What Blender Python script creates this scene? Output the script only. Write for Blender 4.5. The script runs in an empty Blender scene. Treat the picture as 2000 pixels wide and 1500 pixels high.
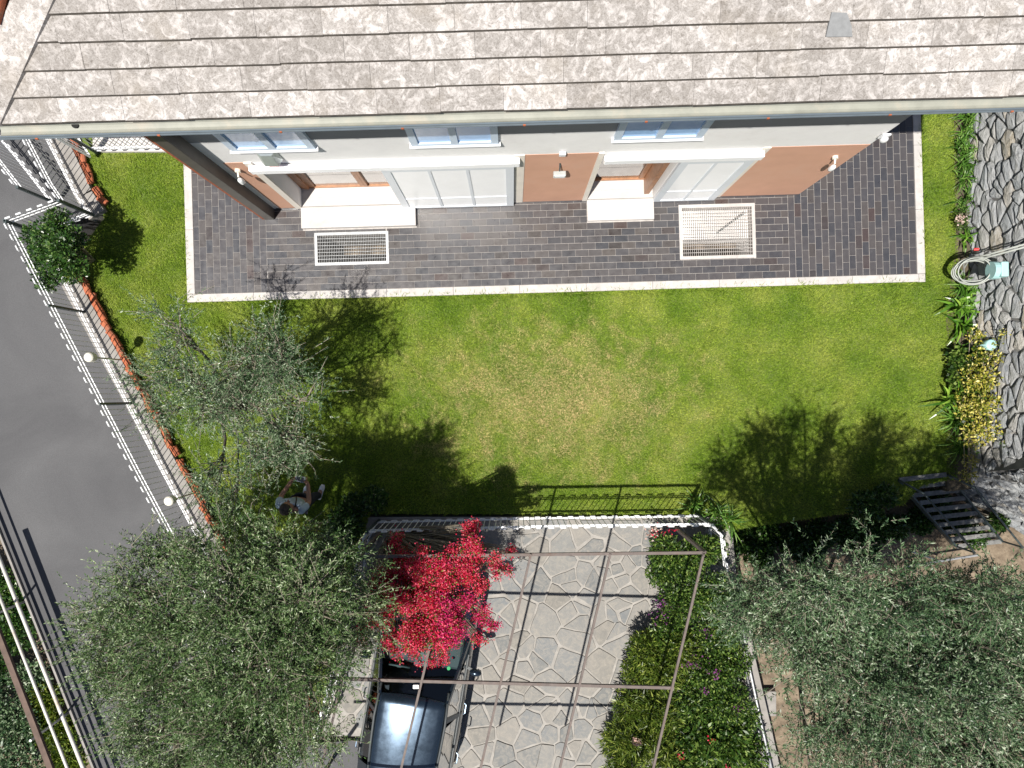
import bpy, bmesh, math, random
import numpy as np
from mathutils import Vector, Matrix
random.seed(7); rng = np.random.default_rng(7)
scene = bpy.context.scene
C = scene.collection

# ------------------------------------------------------------------ camera
H = 13.7                     # drone height above the terrace
F = 1435.0                   # focal length in pixels of the 2000 px wide photograph
cd = bpy.data.cameras.new('camera'); cam = bpy.data.objects.new('camera', cd); C.objects.link(cam)
cam.location = (0, 0, H); cam.rotation_euler = (0, 0, 0)
cd.sensor_width = 36; cd.lens = 36 * F / 2000
cd.shift_x = -1 / 2000; cd.shift_y = 18 / 2000
cd.clip_end = 2000
scene.camera = cam
# ------------------------------------------------------------------ light
SUN = Vector((-0.22, -0.31, 1.0)).normalized()       # towards the sun
w = bpy.data.worlds.new('World'); scene.world = w; w.use_nodes = True
nt = w.node_tree
sky = nt.nodes.new('ShaderNodeTexSky'); sky.sky_type = 'NISHITA'; sky.sun_disc = False
sky.sun_elevation = math.asin(SUN.z); sky.sun_rotation = math.atan2(SUN.x, SUN.y)
bg = nt.nodes['Background']; bg.inputs[1].default_value = 0.05
nt.links.new(sky.outputs[0], bg.inputs[0])
sl = bpy.data.lights.new('sun', 'SUN'); sl.energy = 5.0; sl.angle = math.radians(0.53); sl.color = (1, 0.955, 0.88)
so = bpy.data.objects.new('sun', sl); C.objects.link(so); so.location = (-4, -6, 30)
so.rotation_euler = (-SUN).to_track_quat('-Z', 'Y').to_euler()
vs = scene.view_settings
vs.view_transform = 'Standard'; vs.look = 'None'; vs.exposure = 0.58; vs.gamma = 1; vs.use_curve_mapping = False

# ------------------------------------------------------------------ helpers
def P(u, v, z=0.0):
    "point of the place at height z, measured in the photograph"
    return Vector(((u - 1001) * (H - z) / F, (768 - v) * (H - z) / F, z))
OFF = {}
class MB:
    def __init__(s): s.v = []; s.f = []; s.r = []
    def add(s, vs, fs, r=None):
        b = len(s.v); s.v += [tuple(p) for p in vs]; s.f += [tuple(i + b for i in q) for q in fs]
        s.r += [random.random() if r is None else r] * len(fs)
    def box(s, a, b, r=None):
        x0, y0, z0 = a; x1, y1, z1 = b
        s.add([(x0,y0,z0),(x1,y0,z0),(x1,y1,z0),(x0,y1,z0),(x0,y0,z1),(x1,y0,z1),(x1,y1,z1),(x0,y1,z1)],
              [(3,2,1,0),(4,5,6,7),(0,1,5,4),(1,2,6,5),(2,3,7,6),(3,0,4,7)], r)
    def hull8(s, pts, r=None):
        s.add(pts, [(3,2,1,0),(4,5,6,7),(0,1,5,4),(1,2,6,5),(2,3,7,6),(3,0,4,7)], r)
    def bar(s, a, b, w, h, up=(0,0,1), r=None):
        a = Vector(a); b = Vector(b); d = (b - a).normalized(); up = Vector(up)
        x = d.cross(up)
        if x.length < 1e-4: x = d.cross(Vector((0,1,0)))
        x.normalize(); y = x.cross(d).normalized(); x *= w/2; y *= h/2
        s.hull8([a-x-y, a+x-y, a+x+y, a-x+y, b-x-y, b+x-y, b+x+y, b-x+y], r)
    def prism(s, poly, z0, z1, r=None, inset=0):
        n = len(poly); top = poly
        if inset:
            cx = sum(p[0] for p in poly)/n; cy = sum(p[1] for p in poly)/n
            top = []
            for p in poly:
                dx, dy = cx-p[0], cy-p[1]; l = math.hypot(dx, dy) or 1
                top.append((p[0]+dx/l*inset, p[1]+dy/l*inset))
        vs = [(p[0],p[1],z0) for p in poly] + [(p[0],p[1],z1) for p in top]
        s.add(vs, [tuple(range(n-1,-1,-1)), tuple(range(n,2*n))] + [(i,(i+1)%n,n+(i+1)%n,n+i) for i in range(n)], r)
    def tube(s, path, rad, n=6, cap=True, r=None, closed=False):
        path = [Vector(p) for p in path]; m = len(path)
        if not isinstance(rad, (list, tuple)): rad = [rad]*m
        vs = []; ref = None
        for i in range(m):
            if closed: d = path[(i+1)%m]-path[i-1]
            else: d = path[min(i+1,m-1)]-path[max(i-1,0)]
            d.normalize()
            if ref is None:
                ref = d.cross(Vector((0,0,1)))
                if ref.length < 1e-3: ref = d.cross(Vector((0,1,0)))
            ref = (ref - d*ref.dot(d)).normalized(); o = d.cross(ref)
            for k in range(n):
                t = 2*math.pi*k/n
                vs.append(path[i] + (ref*math.cos(t)+o*math.sin(t))*rad[i])
        fs = []
        for i in range(m if closed else m-1):
            j = (i+1) % m
            for k in range(n): fs.append((i*n+k, i*n+(k+1)%n, j*n+(k+1)%n, j*n+k))
        if cap and not closed:
            fs.append(tuple(range(n-1,-1,-1))); fs.append(tuple(range((m-1)*n, m*n)))
        s.add(vs, fs, r)
    def sphere(s, c, rx, ry, rz, n=10, m=6, r=None):
        c = Vector(c); vs = [c+Vector((0,0,rz))]; fs = []
        for i in range(1, m):
            p = math.pi*i/m
            for k in range(n):
                t = 2*math.pi*k/n
                vs.append(c+Vector((rx*math.sin(p)*math.cos(t), ry*math.sin(p)*math.sin(t), rz*math.cos(p))))
        vs.append(c-Vector((0,0,rz)))
        for k in range(n): fs.append((0, 1+k, 1+(k+1)%n))
        for i in range(m-2):
            for k in range(n): fs.append((1+i*n+k, 1+(i+1)*n+k, 1+(i+1)*n+(k+1)%n, 1+i*n+(k+1)%n))
        l = len(vs)-1; b = 1+(m-2)*n
        for k in range(n): fs.append((l, b+(k+1)%n, b+k))
        s.add(vs, fs, r)
    def mesh(s, name, mat, off=(0,0,0), smooth=False):
        me = bpy.data.meshes.new(name)
        me.from_pydata([(p[0]-off[0],p[1]-off[1],p[2]-off[2]) for p in s.v], [], s.f)
        at = me.attributes.new('rnd','FLOAT','FACE'); at.data.foreach_set('value', s.r)
        me.materials.append(mat)
        if smooth: me.polygons.foreach_set('use_smooth', [True]*len(me.polygons))
        me.update(); return me
    def build(s, name, mat, parent=None, smooth=False, bevel=0, loc=None):
        off = OFF.get(parent.name, Vector((0,0,0))) if parent else Vector((0,0,0))
        o = bpy.data.objects.new(name, None if not s.v else s.mesh(name, mat, off, smooth)); C.objects.link(o)
        if parent: o.parent = parent
        OFF[o.name] = off
        if bevel:
            b = o.modifiers.new('bevel','BEVEL'); b.width = bevel; b.segments = 2; b.limit_method = 'ANGLE'
        return o
def place(name, me, loc, rotz=0, parent=None, scale=None):
    "one more object sharing mesh data"
    o = bpy.data.objects.new(name, me); C.objects.link(o)
    off = OFF.get(parent.name, Vector((0,0,0))) if parent else Vector((0,0,0))
    o.location = Vector(loc)-off; o.rotation_euler = (0,0,rotz)
    if scale: o.scale = scale
    if parent: o.parent = parent
    OFF[o.name] = Vector(loc)
    return o
def tag(o, label, cat, group=None):
    o['label'] = label; o['category'] = cat
    if group: o['group'] = group
    return o
def thing(name, loc, label, cat, group=None):
    o = bpy.data.objects.new(name, None); C.objects.link(o); o.location = loc; o.empty_display_size = 0.2
    OFF[o.name] = Vector(loc)
    return tag(o, label, cat, group)
def struct(o, kind='structure'): o['kind'] = kind; return o
def np_mesh(name, verts, faces_n, mat, parent, rnd=None, smooth=False):
    "big mesh of loose polygons with faces_n corners each"
    off = OFF.get(parent.name, Vector((0,0,0))) if parent else Vector((0,0,0))
    verts = (verts - np.array(off)).astype(np.float32)
    nv = len(verts); nf = nv//faces_n
    me = bpy.data.meshes.new(name)
    me.vertices.add(nv); me.vertices.foreach_set('co', verts.ravel())
    me.loops.add(nv); me.loops.foreach_set('vertex_index', np.arange(nv, dtype=np.int32))
    me.polygons.add(nf); me.polygons.foreach_set('loop_start', np.arange(0, nv, faces_n, dtype=np.int32))
    me.polygons.foreach_set('loop_total', np.full(nf, faces_n, dtype=np.int32))
    at = me.attributes.new('rnd','FLOAT','FACE'); at.data.foreach_set('value', (rng.random(nf) if rnd is None else rnd).astype(np.float32))
    me.update(calc_edges=True); me.materials.append(mat)
    o = bpy.data.objects.new(name, me); C.objects.link(o)
    if parent: o.parent = parent
    OFF[o.name] = off
    return o
# ------------------------------------------------------------------ materials
def new_mat(name):
    m = bpy.data.materials.new(name); m.use_nodes = True
    t = m.node_tree; return m, t, t.nodes['Principled BSDF']
def N(t, typ, **kw):
    n = t.nodes.new(typ)
    for k, v in kw.items(): setattr(n, k, v)
    return n
def ramp(t, fac, stops):
    r = N(t, 'ShaderNodeValToRGB'); e = r.color_ramp.elements
    while len(e) < len(stops): e.new(0.5)
    for i, (p, c) in enumerate(stops): e[i].position = p; e[i].color = (*c, 1)
    t.links.new(fac, r.inputs[0]); return r.outputs[0]
def noise(t, scale, detail=4, rough=0.6, vec=None, dist=0):
    n = N(t, 'ShaderNodeTexNoise'); n.inputs['Scale'].default_value = scale; n.inputs['Detail'].default_value = detail
    n.inputs['Roughness'].default_value = rough; n.inputs['Distortion'].default_value = dist
    if vec is None:
        g = N(t, 'ShaderNodeNewGeometry'); vec = g.outputs['Position']
    t.links.new(vec, n.inputs['Vector']); return n.outputs['Fac']
def mixc(t, fac, a, b, blend='MIX'):
    m = N(t, 'ShaderNodeMix', data_type='RGBA', blend_type=blend)
    for sock, val in ((m.inputs[0], fac), (m.inputs[6], a), (m.inputs[7], b)):
        if hasattr(val, 'links'): t.links.new(val, sock)
        elif isinstance(val, (int, float)): sock.default_value = val
        else: sock.default_value = (*val, 1)
    return m.outputs[2]
def math_n(t, op, a, b=0.0):
    m = N(t, 'ShaderNodeMath', operation=op)
    for i, val in enumerate((a, b)):
        if hasattr(val, 'links'): t.links.new(val, m.inputs[i])
        else: m.inputs[i].default_value = val
    return m.outputs[0]
def rnd_out(t):
    "random per object plus random per face"
    a = N(t, 'ShaderNodeAttribute'); a.attribute_name = 'rnd'
    o = N(t, 'ShaderNodeObjectInfo')
    return math_n(t, 'FRACT', math_n(t, 'ADD', a.outputs['Fac'], o.outputs['Random']))
def bump(t, b, h, strength=0.3, dist=0.01):
    n = N(t, 'ShaderNodeBump'); n.inputs['Strength'].default_value = strength; n.inputs['Distance'].default_value = dist
    t.links.new(h, n.inputs['Height']); t.links.new(n.outputs[0], b.inputs['Normal'])
def simple(name, col, rough=0.6, metal=0.0, var=0.12, scale=6.0, bumpv=0.0, spec=0.5, dirt=None):
    m, t, b = new_mat(name)
    f = noise(t, scale, 5)
    c = ramp(t, f, [(0.3, tuple(x*(1-var) for x in col)), (0.7, tuple(min(1, x*(1+var)) for x in col))])
    if dirt:
        c = mixc(t, ramp(t, noise(t, scale*0.5, 6, 0.7), [(0.52, (0,0,0)), (0.72, (1,1,1))]), c, dirt)
    t.links.new(c, b.inputs['Base Color'])
    b.inputs['Roughness'].default_value = rough; b.inputs['Metallic'].default_value = metal
    b.inputs['Specular IOR Level'].default_value = spec
    if bumpv: bump(t, b, noise(t, scale*6, 4), bumpv, 0.01)
    return m
def leafmat(name, stops, trans=0.35, rough=0.5, spec=0.4):
    m, t, b = new_mat(name)
    a = N(t, 'ShaderNodeAttribute'); a.attribute_name = 'rnd'
    c = ramp(t, a.outputs['Fac'], stops)
    t.links.new(c, b.inputs['Base Color']); b.inputs['Roughness'].default_value = rough
    b.inputs['Specular IOR Level'].default_value = spec
    tr = N(t, 'ShaderNodeBsdfTranslucent'); t.links.new(mixc(t, 1.0, c, (1.0,1.0,0.55), 'MULTIPLY'), tr.inputs[0])
    mx = N(t, 'ShaderNodeMixShader'); mx.inputs[0].default_value = trans
    t.links.new(b.outputs[0], mx.inputs[1]); t.links.new(tr.outputs[0], mx.inputs[2])
    t.links.new(mx.outputs[0], t.nodes['Material Output'].inputs[0])
    return m
M = {}
def mats():
    # roof tile: weathered fibre cement with lichen
    m, t, b = new_mat('roof_tile')
    n1 = noise(t, 7.0, 10, 0.75, dist=1.0); n2 = noise(t, 38, 8, 0.72, dist=1.0); n3 = noise(t, 1.6, 6, 0.6); n4 = noise(t, 16, 8, 0.75, dist=0.6)
    c = ramp(t, n2, [(0.32, (0.145,0.130,0.118)), (0.48, (0.285,0.266,0.252)), (0.64, (0.39,0.372,0.358))])
    pale = ramp(t, n1, [(0.47, (0,0,0)), (0.60, (0.95,0.95,0.95))])
    pale = mixc(t, 1.0, pale, ramp(t, n4, [(0.36, (0,0,0)), (0.52, (1,1,1))]), 'MULTIPLY')
    c = mixc(t, pale, c, (0.56,0.535,0.525))
    c = mixc(t, ramp(t, n3, [(0.52, (0,0,0)), (0.78, (0.45,0.45,0.45))]), c, (0.27,0.23,0.18))
    c = mixc(t, ramp(t, n4, [(0.60, (0,0,0)), (0.72, (0.7,0.7,0.7))]), c, (0.16,0.13,0.10))
    r = rnd_out(t)
    c = mixc(t, 1.0, c, ramp(t, r, [(0, (0.78,0.765,0.75)), (0.5, (0.95,0.94,0.93)), (1, (1.10,1.09,1.08))]), 'MULTIPLY')
    t.links.new(c, b.inputs['Base Color']); b.inputs['Roughness'].default_value = 0.9
    bump(t, b, n2, 0.6, 0.012); M['rooftile'] = m
    M['tileedge'] = simple('dark_tile_edge', (0.075,0.065,0.055), 0.95, var=0.5, scale=9)  # dark edge colour draws the shadow gap line under each course
    # terrace tile
    m, t, b = new_mat('klinker_tile')
    r = rnd_out(t)
    c = ramp(t, r, [(0, (0.032,0.035,0.044)), (0.3, (0.050,0.049,0.056)), (0.75, (0.066,0.060,0.062)), (0.88, (0.074,0.064,0.060)), (0.95, (0.034,0.029,0.029)), (1, (0.056,0.036,0.033))])
    c = mixc(t, ramp(t, noise(t, 1.3, 4), [(0.35, (0,0,0)), (0.7, (0.5,0.5,0.5))]), c, (0.050,0.046,0.049))
    c = mixc(t, ramp(t, noise(t, 40, 5), [(0.4, (0,0,0)), (0.8, (0.25,0.25,0.25))]), c, (0.075,0.068,0.068))
    t.links.new(c, b.inputs['Base Color'])
    t.links.new(ramp(t, noise(t, 8, 4), [(0.3, (0.26,)*3), (0.7, (0.42,)*3)]), b.inputs['Roughness'])
    b.inputs['Specular IOR Level'].default_value = 0.8
    bump(t, b, noise(t, 30, 3), 0.08, 0.004); M['tile'] = m
    M['grout'] = simple('grout', (0.40,0.375,0.355), 0.9, var=0.2, scale=9)
    M['border'] = simple('border_stone', (0.45,0.425,0.41), 0.8, var=0.16, scale=7, bumpv=0.15, dirt=(0.30,0.29,0.28))
    M['marble'] = simple('marble', (0.50,0.475,0.46), 0.45, var=0.10, scale=5, dirt=(0.41,0.375,0.365))
    M['white'] = simple('white_wall', (0.82,0.81,0.80), 0.85, var=0.05, scale=2.5, bumpv=0.08, dirt=(0.72,0.705,0.69))
    M['eaveshade'] = simple('grey_wall_eave_shade', (0.30,0.295,0.30), 0.85, var=0.04, scale=2.5, bumpv=0.05)  # grey paint darkened further, the eave shadow is in the colour
    M['brown'] = simple('brown_wall', (0.60,0.34,0.235), 0.85, var=0.06, scale=2.2, bumpv=0.08, dirt=(0.57,0.345,0.25))
    M['cream'] = simple('cream_trim', (0.74,0.69,0.62), 0.8, var=0.05)
    M['whitemetal'] = simple('white_metal', (0.72,0.73,0.75), 0.4, var=0.05, scale=8, dirt=(0.62,0.61,0.60))
    M['shutter'] = simple('shutter_white', (0.90,0.91,0.93), 0.35, var=0.03, scale=3)
    M['shutterframe'] = simple('shutter_frame', (0.66,0.70,0.75), 0.4, var=0.03, scale=3)
    M['blueframe'] = simple('window_frame', (0.50,0.60,0.72), 0.4, var=0.05, scale=4)
    m, t, b = new_mat('sky_blue_pane'); b.inputs['Base Color'].default_value = (0.22,0.42,0.70,1); b.inputs['Roughness'].default_value = 0.12
    t.links.new(ramp(t, noise(t, 3, 4), [(0.3, (0.20,0.38,0.66)), (0.7, (0.30,0.50,0.76))]), b.inputs['Base Color']); M['bluepane'] = m  # saturated blue stands in for sky light on shaded pale panes
    def thin_glass(name, tint, gl):
        m = bpy.data.materials.new(name); m.use_nodes = True; t = m.node_tree; t.nodes.remove(t.nodes['Principled BSDF'])
        tr = N(t, 'ShaderNodeBsdfTransparent'); tr.inputs[0].default_value = (*tint, 1)
        g = N(t, 'ShaderNodeBsdfGlossy'); g.inputs['Roughness'].default_value = 0.03
        lw = N(t, 'ShaderNodeFresnel'); lw.inputs[0].default_value = 1.5
        mx = N(t, 'ShaderNodeMixShader'); t.links.new(math_n(t, 'MULTIPLY', lw.outputs[0], gl), mx.inputs[0])
        t.links.new(tr.outputs[0], mx.inputs[1]); t.links.new(g.outputs[0], mx.inputs[2]); t.links.new(mx.outputs[0], t.nodes['Material Output'].inputs[0])
        return m
    M['glass'] = thin_glass('door_glass', (0.92,0.94,0.93), 2.4)
    M['curtain'] = simple('curtain', (0.80,0.78,0.74), 0.9, var=0.10, scale=7)
    M['wood'] = simple('wood', (0.30,0.14,0.065), 0.45, var=0.25, scale=14)
    M['darkwood'] = simple('dark_panel', (0.075,0.066,0.058), 0.55, var=0.2, scale=5)
    M['black'] = simple('black_interior', (0.012,0.012,0.012), 0.9)
    M['gutter'] = simple('gutter', (0.27,0.275,0.24), 0.55, var=0.12, scale=5, dirt=(0.32,0.29,0.24))
    M['gutterlip'] = simple('gutter_lip', (0.13,0.16,0.185), 0.4, metal=0.2, var=0.1)
    M['terracotta'] = simple('terracotta', (0.36,0.10,0.042), 0.85, var=0.3, scale=9, bumpv=0.2, dirt=(0.20,0.11,0.075))
    M['bedsoil'] = simple('bed_soil', (0.085,0.068,0.045), 0.95, var=0.4, scale=9, bumpv=0.8, dirt=(0.05,0.07,0.02))
    M['slate'] = simple('slate_patch', (0.20,0.205,0.21), 0.8, var=0.12, scale=20)
    M['concrete'] = simple('concrete', (0.25,0.235,0.22), 0.9, var=0.2, scale=6, bumpv=0.25, dirt=(0.17,0.16,0.145))
    M['steel'] = simple('galvanised', (0.42,0.43,0.44), 0.45, metal=0.5, var=0.15, scale=9)
    M['darksteel'] = simple('dark_steel', (0.055,0.075,0.078), 0.5, metal=0.2, var=0.2, scale=9)
    M['darktread'] = simple('mottled_tread', (0.15,0.15,0.145), 0.7, var=0.4, scale=12)  # dark grey, mottled at random
    M['rust'] = simple('rusted_steel', (0.125,0.10,0.09), 0.75, var=0.25, scale=12, dirt=(0.10,0.065,0.05))
    M['pipewhite'] = simple('white_pipe', (0.62,0.60,0.56), 0.4, var=0.1, scale=4, dirt=(0.33,0.22,0.13))
    M['brownbeam'] = simple('brown_beam', (0.10,0.065,0.05), 0.8, var=0.3, scale=8)
    # asphalt
    m, t, b = new_mat('asphalt')
    c = ramp(t, noise(t, 0.55, 5, 0.55, dist=0.6), [(0.30, (0.064,0.064,0.068)), (0.50, (0.082,0.082,0.086)), (0.75, (0.104,0.104,0.108))])
    c = mixc(t, 1.0, c, ramp(t, noise(t, 90, 3, 0.7), [(0.3, (0.72,)*3), (0.7, (1.2,)*3)]), 'MULTIPLY')
    t.links.new(c, b.inputs['Base Color']); b.inputs['Roughness'].default_value = 0.85
    bump(t, b, noise(t, 120, 2), 0.4, 0.006); M['asphalt'] = m
    # lawn soil / grass
    def lawn_color(t):
        g = N(t, 'ShaderNodeNewGeometry'); pos = g.outputs['Position']
        a = N(t, 'ShaderNodeAttribute'); a.attribute_name = 'rnd'
        c = ramp(t, noise(t, 0.9, 5, 0.6), [(0.30, (0.108,0.200,0.018)), (0.48, (0.190,0.280,0.036)), (0.66, (0.290,0.350,0.072))])
        # dry patch in the middle of the lawn, worn by use
        vm = N(t, 'ShaderNodeVectorMath', operation='SUBTRACT'); t.links.new(pos, vm.inputs[0]); vm.inputs[1].default_value = (0.7, -0.1, 0)
        vs_ = N(t, 'ShaderNodeVectorMath', operation='MULTIPLY'); t.links.new(vm.outputs[0], vs_.inputs[0]); vs_.inputs[1].default_value = (0.30, 0.50, 0)
        ln = N(t, 'ShaderNodeVectorMath', operation='LENGTH'); t.links.new(vs_.outputs[0], ln.inputs[0])
        d = math_n(t, 'SUBTRACT', 1.0, ln.outputs['Value'])
        n = noise(t, 2.4, 9, 0.78, dist=0.4)
        k = math_n(t, 'ADD', math_n(t, 'MULTIPLY', d, 0.27), n)
        dry = ramp(t, k, [(0.54, (0,0,0)), (0.74, (0.9,0.9,0.9))])
        kk = math_n(t, 'MULTIPLY', dry, ramp(t, a.outputs['Fac'], [(0.25, (0.15,)*3), (0.5, (1,1,1))]))
        c = mixc(t, kk, c, (0.46,0.38,0.22))
        return c, a
    m, t, b = new_mat('lawn_soil'); c, a = lawn_color(t)
    c = mixc(t, 0.55, c, (0.045,0.05,0.014)); t.links.new(c, b.inputs['Base Color']); b.inputs['Roughness'].default_value = 0.95
    bump(t, b, noise(t, 60, 4), 0.8, 0.02); M['lawn'] = m
    m, t, b = new_mat('grass_blade'); c, a = lawn_color(t)
    c = mixc(t, 1.0, c, ramp(t, a.outputs['Fac'], [(0, (0.55,0.62,0.5)), (0.6, (1.15,1.15,0.95)), (1, (1.75,1.6,1.5))]), 'MULTIPLY')
    t.links.new(c, b.inputs['Base Color']); b.inputs['Roughness'].default_value = 0.55; b.inputs['Specular IOR Level'].default_value = 0.25
    tr = N(t, 'ShaderNodeBsdfTranslucent'); t.links.new(c, tr.inputs[0]); mx = N(t, 'ShaderNodeMixShader'); mx.inputs[0].default_value = 0.35
    t.links.new(b.outputs[0], mx.inputs[1]); t.links.new(tr.outputs[0], mx.inputs[2]); t.links.new(mx.outputs[0], t.nodes['Material Output'].inputs[0])
    M['grass'] = m
    m, t, b = new_mat('soil')
    c = ramp(t, noise(t, 3, 8, 0.7), [(0.3, (0.06,0.045,0.03)), (0.5, (0.17,0.13,0.09)), (0.7, (0.30,0.24,0.17))])
    t.links.new(c, b.inputs['Base Color']); b.inputs['Roughness'].default_value = 0.95
    bump(t, b, noise(t, 25, 6), 0.8, 0.04); M['soil'] = m
    # flagstone
    m, t, b = new_mat('flagstone')
    r = rnd_out(t)
    c = ramp(t, r, [(0, (0.115,0.122,0.124)), (0.3, (0.180,0.177,0.168)), (0.5, (0.140,0.149,0.155)), (0.75, (0.200,0.190,0.174)), (0.9, (0.155,0.147,0.132)), (1, (0.175,0.177,0.172))])
    c = mixc(t, ramp(t, noise(t, 7, 8, 0.7, dist=1.5), [(0.42, (0,0,0)), (0.7, (0.75,0.75,0.75))]), c, (0.27,0.245,0.21))
    c = mixc(t, ramp(t, noise(t, 3, 6, 0.7), [(0.55, (0,0,0)), (0.8, (0.6,0.6,0.6))]), c, (0.11,0.11,0.11))
    t.links.new(c, b.inputs['Base Color']); b.inputs['Roughness'].default_value = 0.75
    bump(t, b, noise(t, 14, 6), 0.35, 0.02); M['flag'] = m
    M['mortar'] = simple('mortar', (0.27,0.255,0.235), 0.9, var=0.2, scale=6, bumpv=0.3)
    # wall stone
    m, t, b = new_mat('wall_stone')
    r = rnd_out(t)
    c = ramp(t, r, [(0, (0.20,0.215,0.23)), (0.35, (0.30,0.31,0.32)), (0.6, (0.25,0.27,0.285)), (0.85, (0.37,0.365,0.35)), (0.97, (0.34,0.30,0.235)), (1, (0.30,0.305,0.31))])
    gp = N(t, 'ShaderNodeNewGeometry'); mp = N(t, 'ShaderNodeMapping'); mp.inputs['Scale'].default_value = (5, 1.4, 5); mp.inputs['Rotation'].default_value = (0.25, 0, 0.1)
    t.links.new(gp.outputs['Position'], mp.inputs[0]); streak = noise(t, 2.2, 9, 0.75, mp.outputs[0], 1.2)
    c = mixc(t, ramp(t, streak, [(0.45, (0,0,0)), (0.66, (0.9,0.9,0.9))]), c, (0.42,0.42,0.415))
    c = mixc(t, ramp(t, streak, [(0.28, (0.8,0.8,0.8)), (0.42, (0,0,0))]), c, (0.10,0.11,0.115))
    c = mixc(t, ramp(t, noise(t, 2.5, 7, 0.7, dist=1.0), [(0.60, (0,0,0)), (0.75, (0.7,0.7,0.7))]), c, (0.30,0.23,0.14))
    t.links.new(c, b.inputs['Base Color']); b.inputs['Roughness'].default_value = 0.85
    bump(t, b, streak, 1.0, 0.06); M['stone'] = m
    M['stonejoint'] = simple('wall_joint', (0.13,0.128,0.125), 0.95, var=0.3, scale=5, bumpv=0.5)
    # foliage
    M['olive'] = leafmat('olive_leaf', [(0, (0.020,0.048,0.012)), (0.40, (0.055,0.110,0.028)), (0.70, (0.115,0.180,0.062)), (0.90, (0.21,0.275,0.13)), (1, (0.36,0.41,0.26))], 0.06, 0.42)
    M['olive2'] = leafmat('olive_leaf_grey', [(0, (0.014,0.040,0.016)), (0.40, (0.052,0.104,0.040)), (0.70, (0.105,0.165,0.076)), (0.90, (0.19,0.255,0.145)), (1, (0.34,0.39,0.28))], 0.06, 0.42)
    M['citrus'] = leafmat('citrus_leaf', [(0, (0.010,0.034,0.006)), (0.6, (0.034,0.090,0.014)), (0.9, (0.085,0.165,0.03)), (1, (0.20,0.28,0.09))], 0.2, 0.35, 0.5)
    M['hedge'] = leafmat('hedge_leaf', [(0, (0.010,0.028,0.006)), (0.50, (0.046,0.105,0.015)), (0.8, (0.115,0.195,0.03)), (1, (0.25,0.33,0.08))], 0.3, 0.4)
    M['hedge2'] = leafmat('hedge_leaf_yellowish', [(0, (0.018,0.036,0.005)), (0.50, (0.075,0.13,0.015)), (0.8, (0.17,0.23,0.032)), (1, (0.33,0.38,0.08))], 0.35, 0.4)
    M['strap'] = leafmat('strap_leaf', [(0, (0.035,0.10,0.010)), (0.6, (0.12,0.27,0.025)), (1, (0.30,0.46,0.07))], 0.3, 0.3, 0.5)
    M['strapthin'] = leafmat('thin_strap_leaf', [(0, (0.03,0.085,0.010)), (0.6, (0.085,0.20,0.025)), (1, (0.22,0.36,0.08))], 0.3, 0.4)
    M['variegated'] = leafmat('variegated_leaf', [(0, (0.06,0.11,0.012)), (0.35, (0.24,0.26,0.03)), (0.7, (0.52,0.45,0.075)), (1, (0.75,0.66,0.26))], 0.25, 0.45)
    M['bract'] = leafmat('bract', [(0, (0.34,0.006,0.022)), (0.4, (0.66,0.022,0.065)), (0.75, (0.78,0.07,0.16)), (1, (0.86,0.27,0.30))], 0.35, 0.55, 0.2)
    M['magenta'] = leafmat('magenta_bract', [(0, (0.32,0.008,0.07)), (0.6, (0.64,0.02,0.16)), (1, (0.75,0.10,0.27))], 0.35, 0.55, 0.2)
    M['purple'] = leafmat('purple_flower', [(0, (0.10,0.018,0.10)), (1, (0.30,0.08,0.28))], 0.3, 0.6, 0.2)
    M['palebloom'] = leafmat('pale_bloom', [(0, (0.45,0.28,0.24)), (1, (0.72,0.60,0.55))], 0.3, 0.6, 0.2)
    M['bark'] = simple('bark', (0.10,0.085,0.072), 0.9, var=0.35, scale=14, bumpv=0.6)
    M['twig'] = simple('twig', (0.23,0.20,0.155), 0.85, var=0.3, scale=14)
    # car
    m, t, b = new_mat('car_paint'); b.inputs['Base Color'].default_value = (0.030,0.048,0.072,1); b.inputs['Metallic'].default_value = 0.75
    t.links.new(ramp(t, noise(t, 6, 6, 0.7), [(0.3, (0.20,)*3), (0.8, (0.34,)*3)]), b.inputs['Roughness'])
    b.inputs['Coat Weight'].default_value = 0.6; b.inputs['Coat Roughness'].default_value = 0.12; M['carpaint'] = m
    M['carglass'] = thin_glass('car_glass', (0.60,0.72,0.73), 1.6)
    M['rubber'] = simple('rubber', (0.018,0.018,0.018), 0.7)
    M['plastic'] = simple('grey_plastic', (0.045,0.052,0.055), 0.6)
    M['plasticlight'] = simple('light_plastic', (0.11,0.12,0.125), 0.55)
    M['seat'] = simple('seat_cloth', (0.03,0.035,0.045), 0.9)
    M['chrome'] = simple('chrome', (0.7,0.7,0.72), 0.15, metal=1.0, var=0.02)
    M['lens'] = simple('lamp_lens', (0.75,0.77,0.78), 0.1, var=0.02)
    M['green'] = simple('green_sticker', (0.06,0.42,0.16), 0.5)
    # person
    M['skin'] = simple('skin', (0.36,0.19,0.12), 0.55, var=0.06)
    M['hair'] = simple('hair', (0.02,0.014,0.010), 0.6)
    M['shirt'] = simple('shirt', (0.40,0.50,0.58), 0.85, var=0.08, scale=9)
    M['trouser'] = simple('trouser', (0.020,0.022,0.032), 0.85)
    M['shoe'] = simple('shoe', (0.72,0.74,0.76), 0.6)
    M['controller'] = simple('controller_body', (0.30,0.33,0.37), 0.5)
    M['screen'] = simple('controller_screen', (0.05,0.06,0.08), 0.1)
    M['teal'] = simple('teal_plastic', (0.33,0.53,0.53), 0.5, var=0.06)
    M['hose'] = simple('hose', (0.36,0.38,0.35), 0.45, var=0.1)
    M['red'] = simple('red_plastic', (0.55,0.04,0.04), 0.5)
    M['siren'] = simple('siren_steel', (0.55,0.60,0.60), 0.3, metal=0.6, var=0.1)
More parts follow.
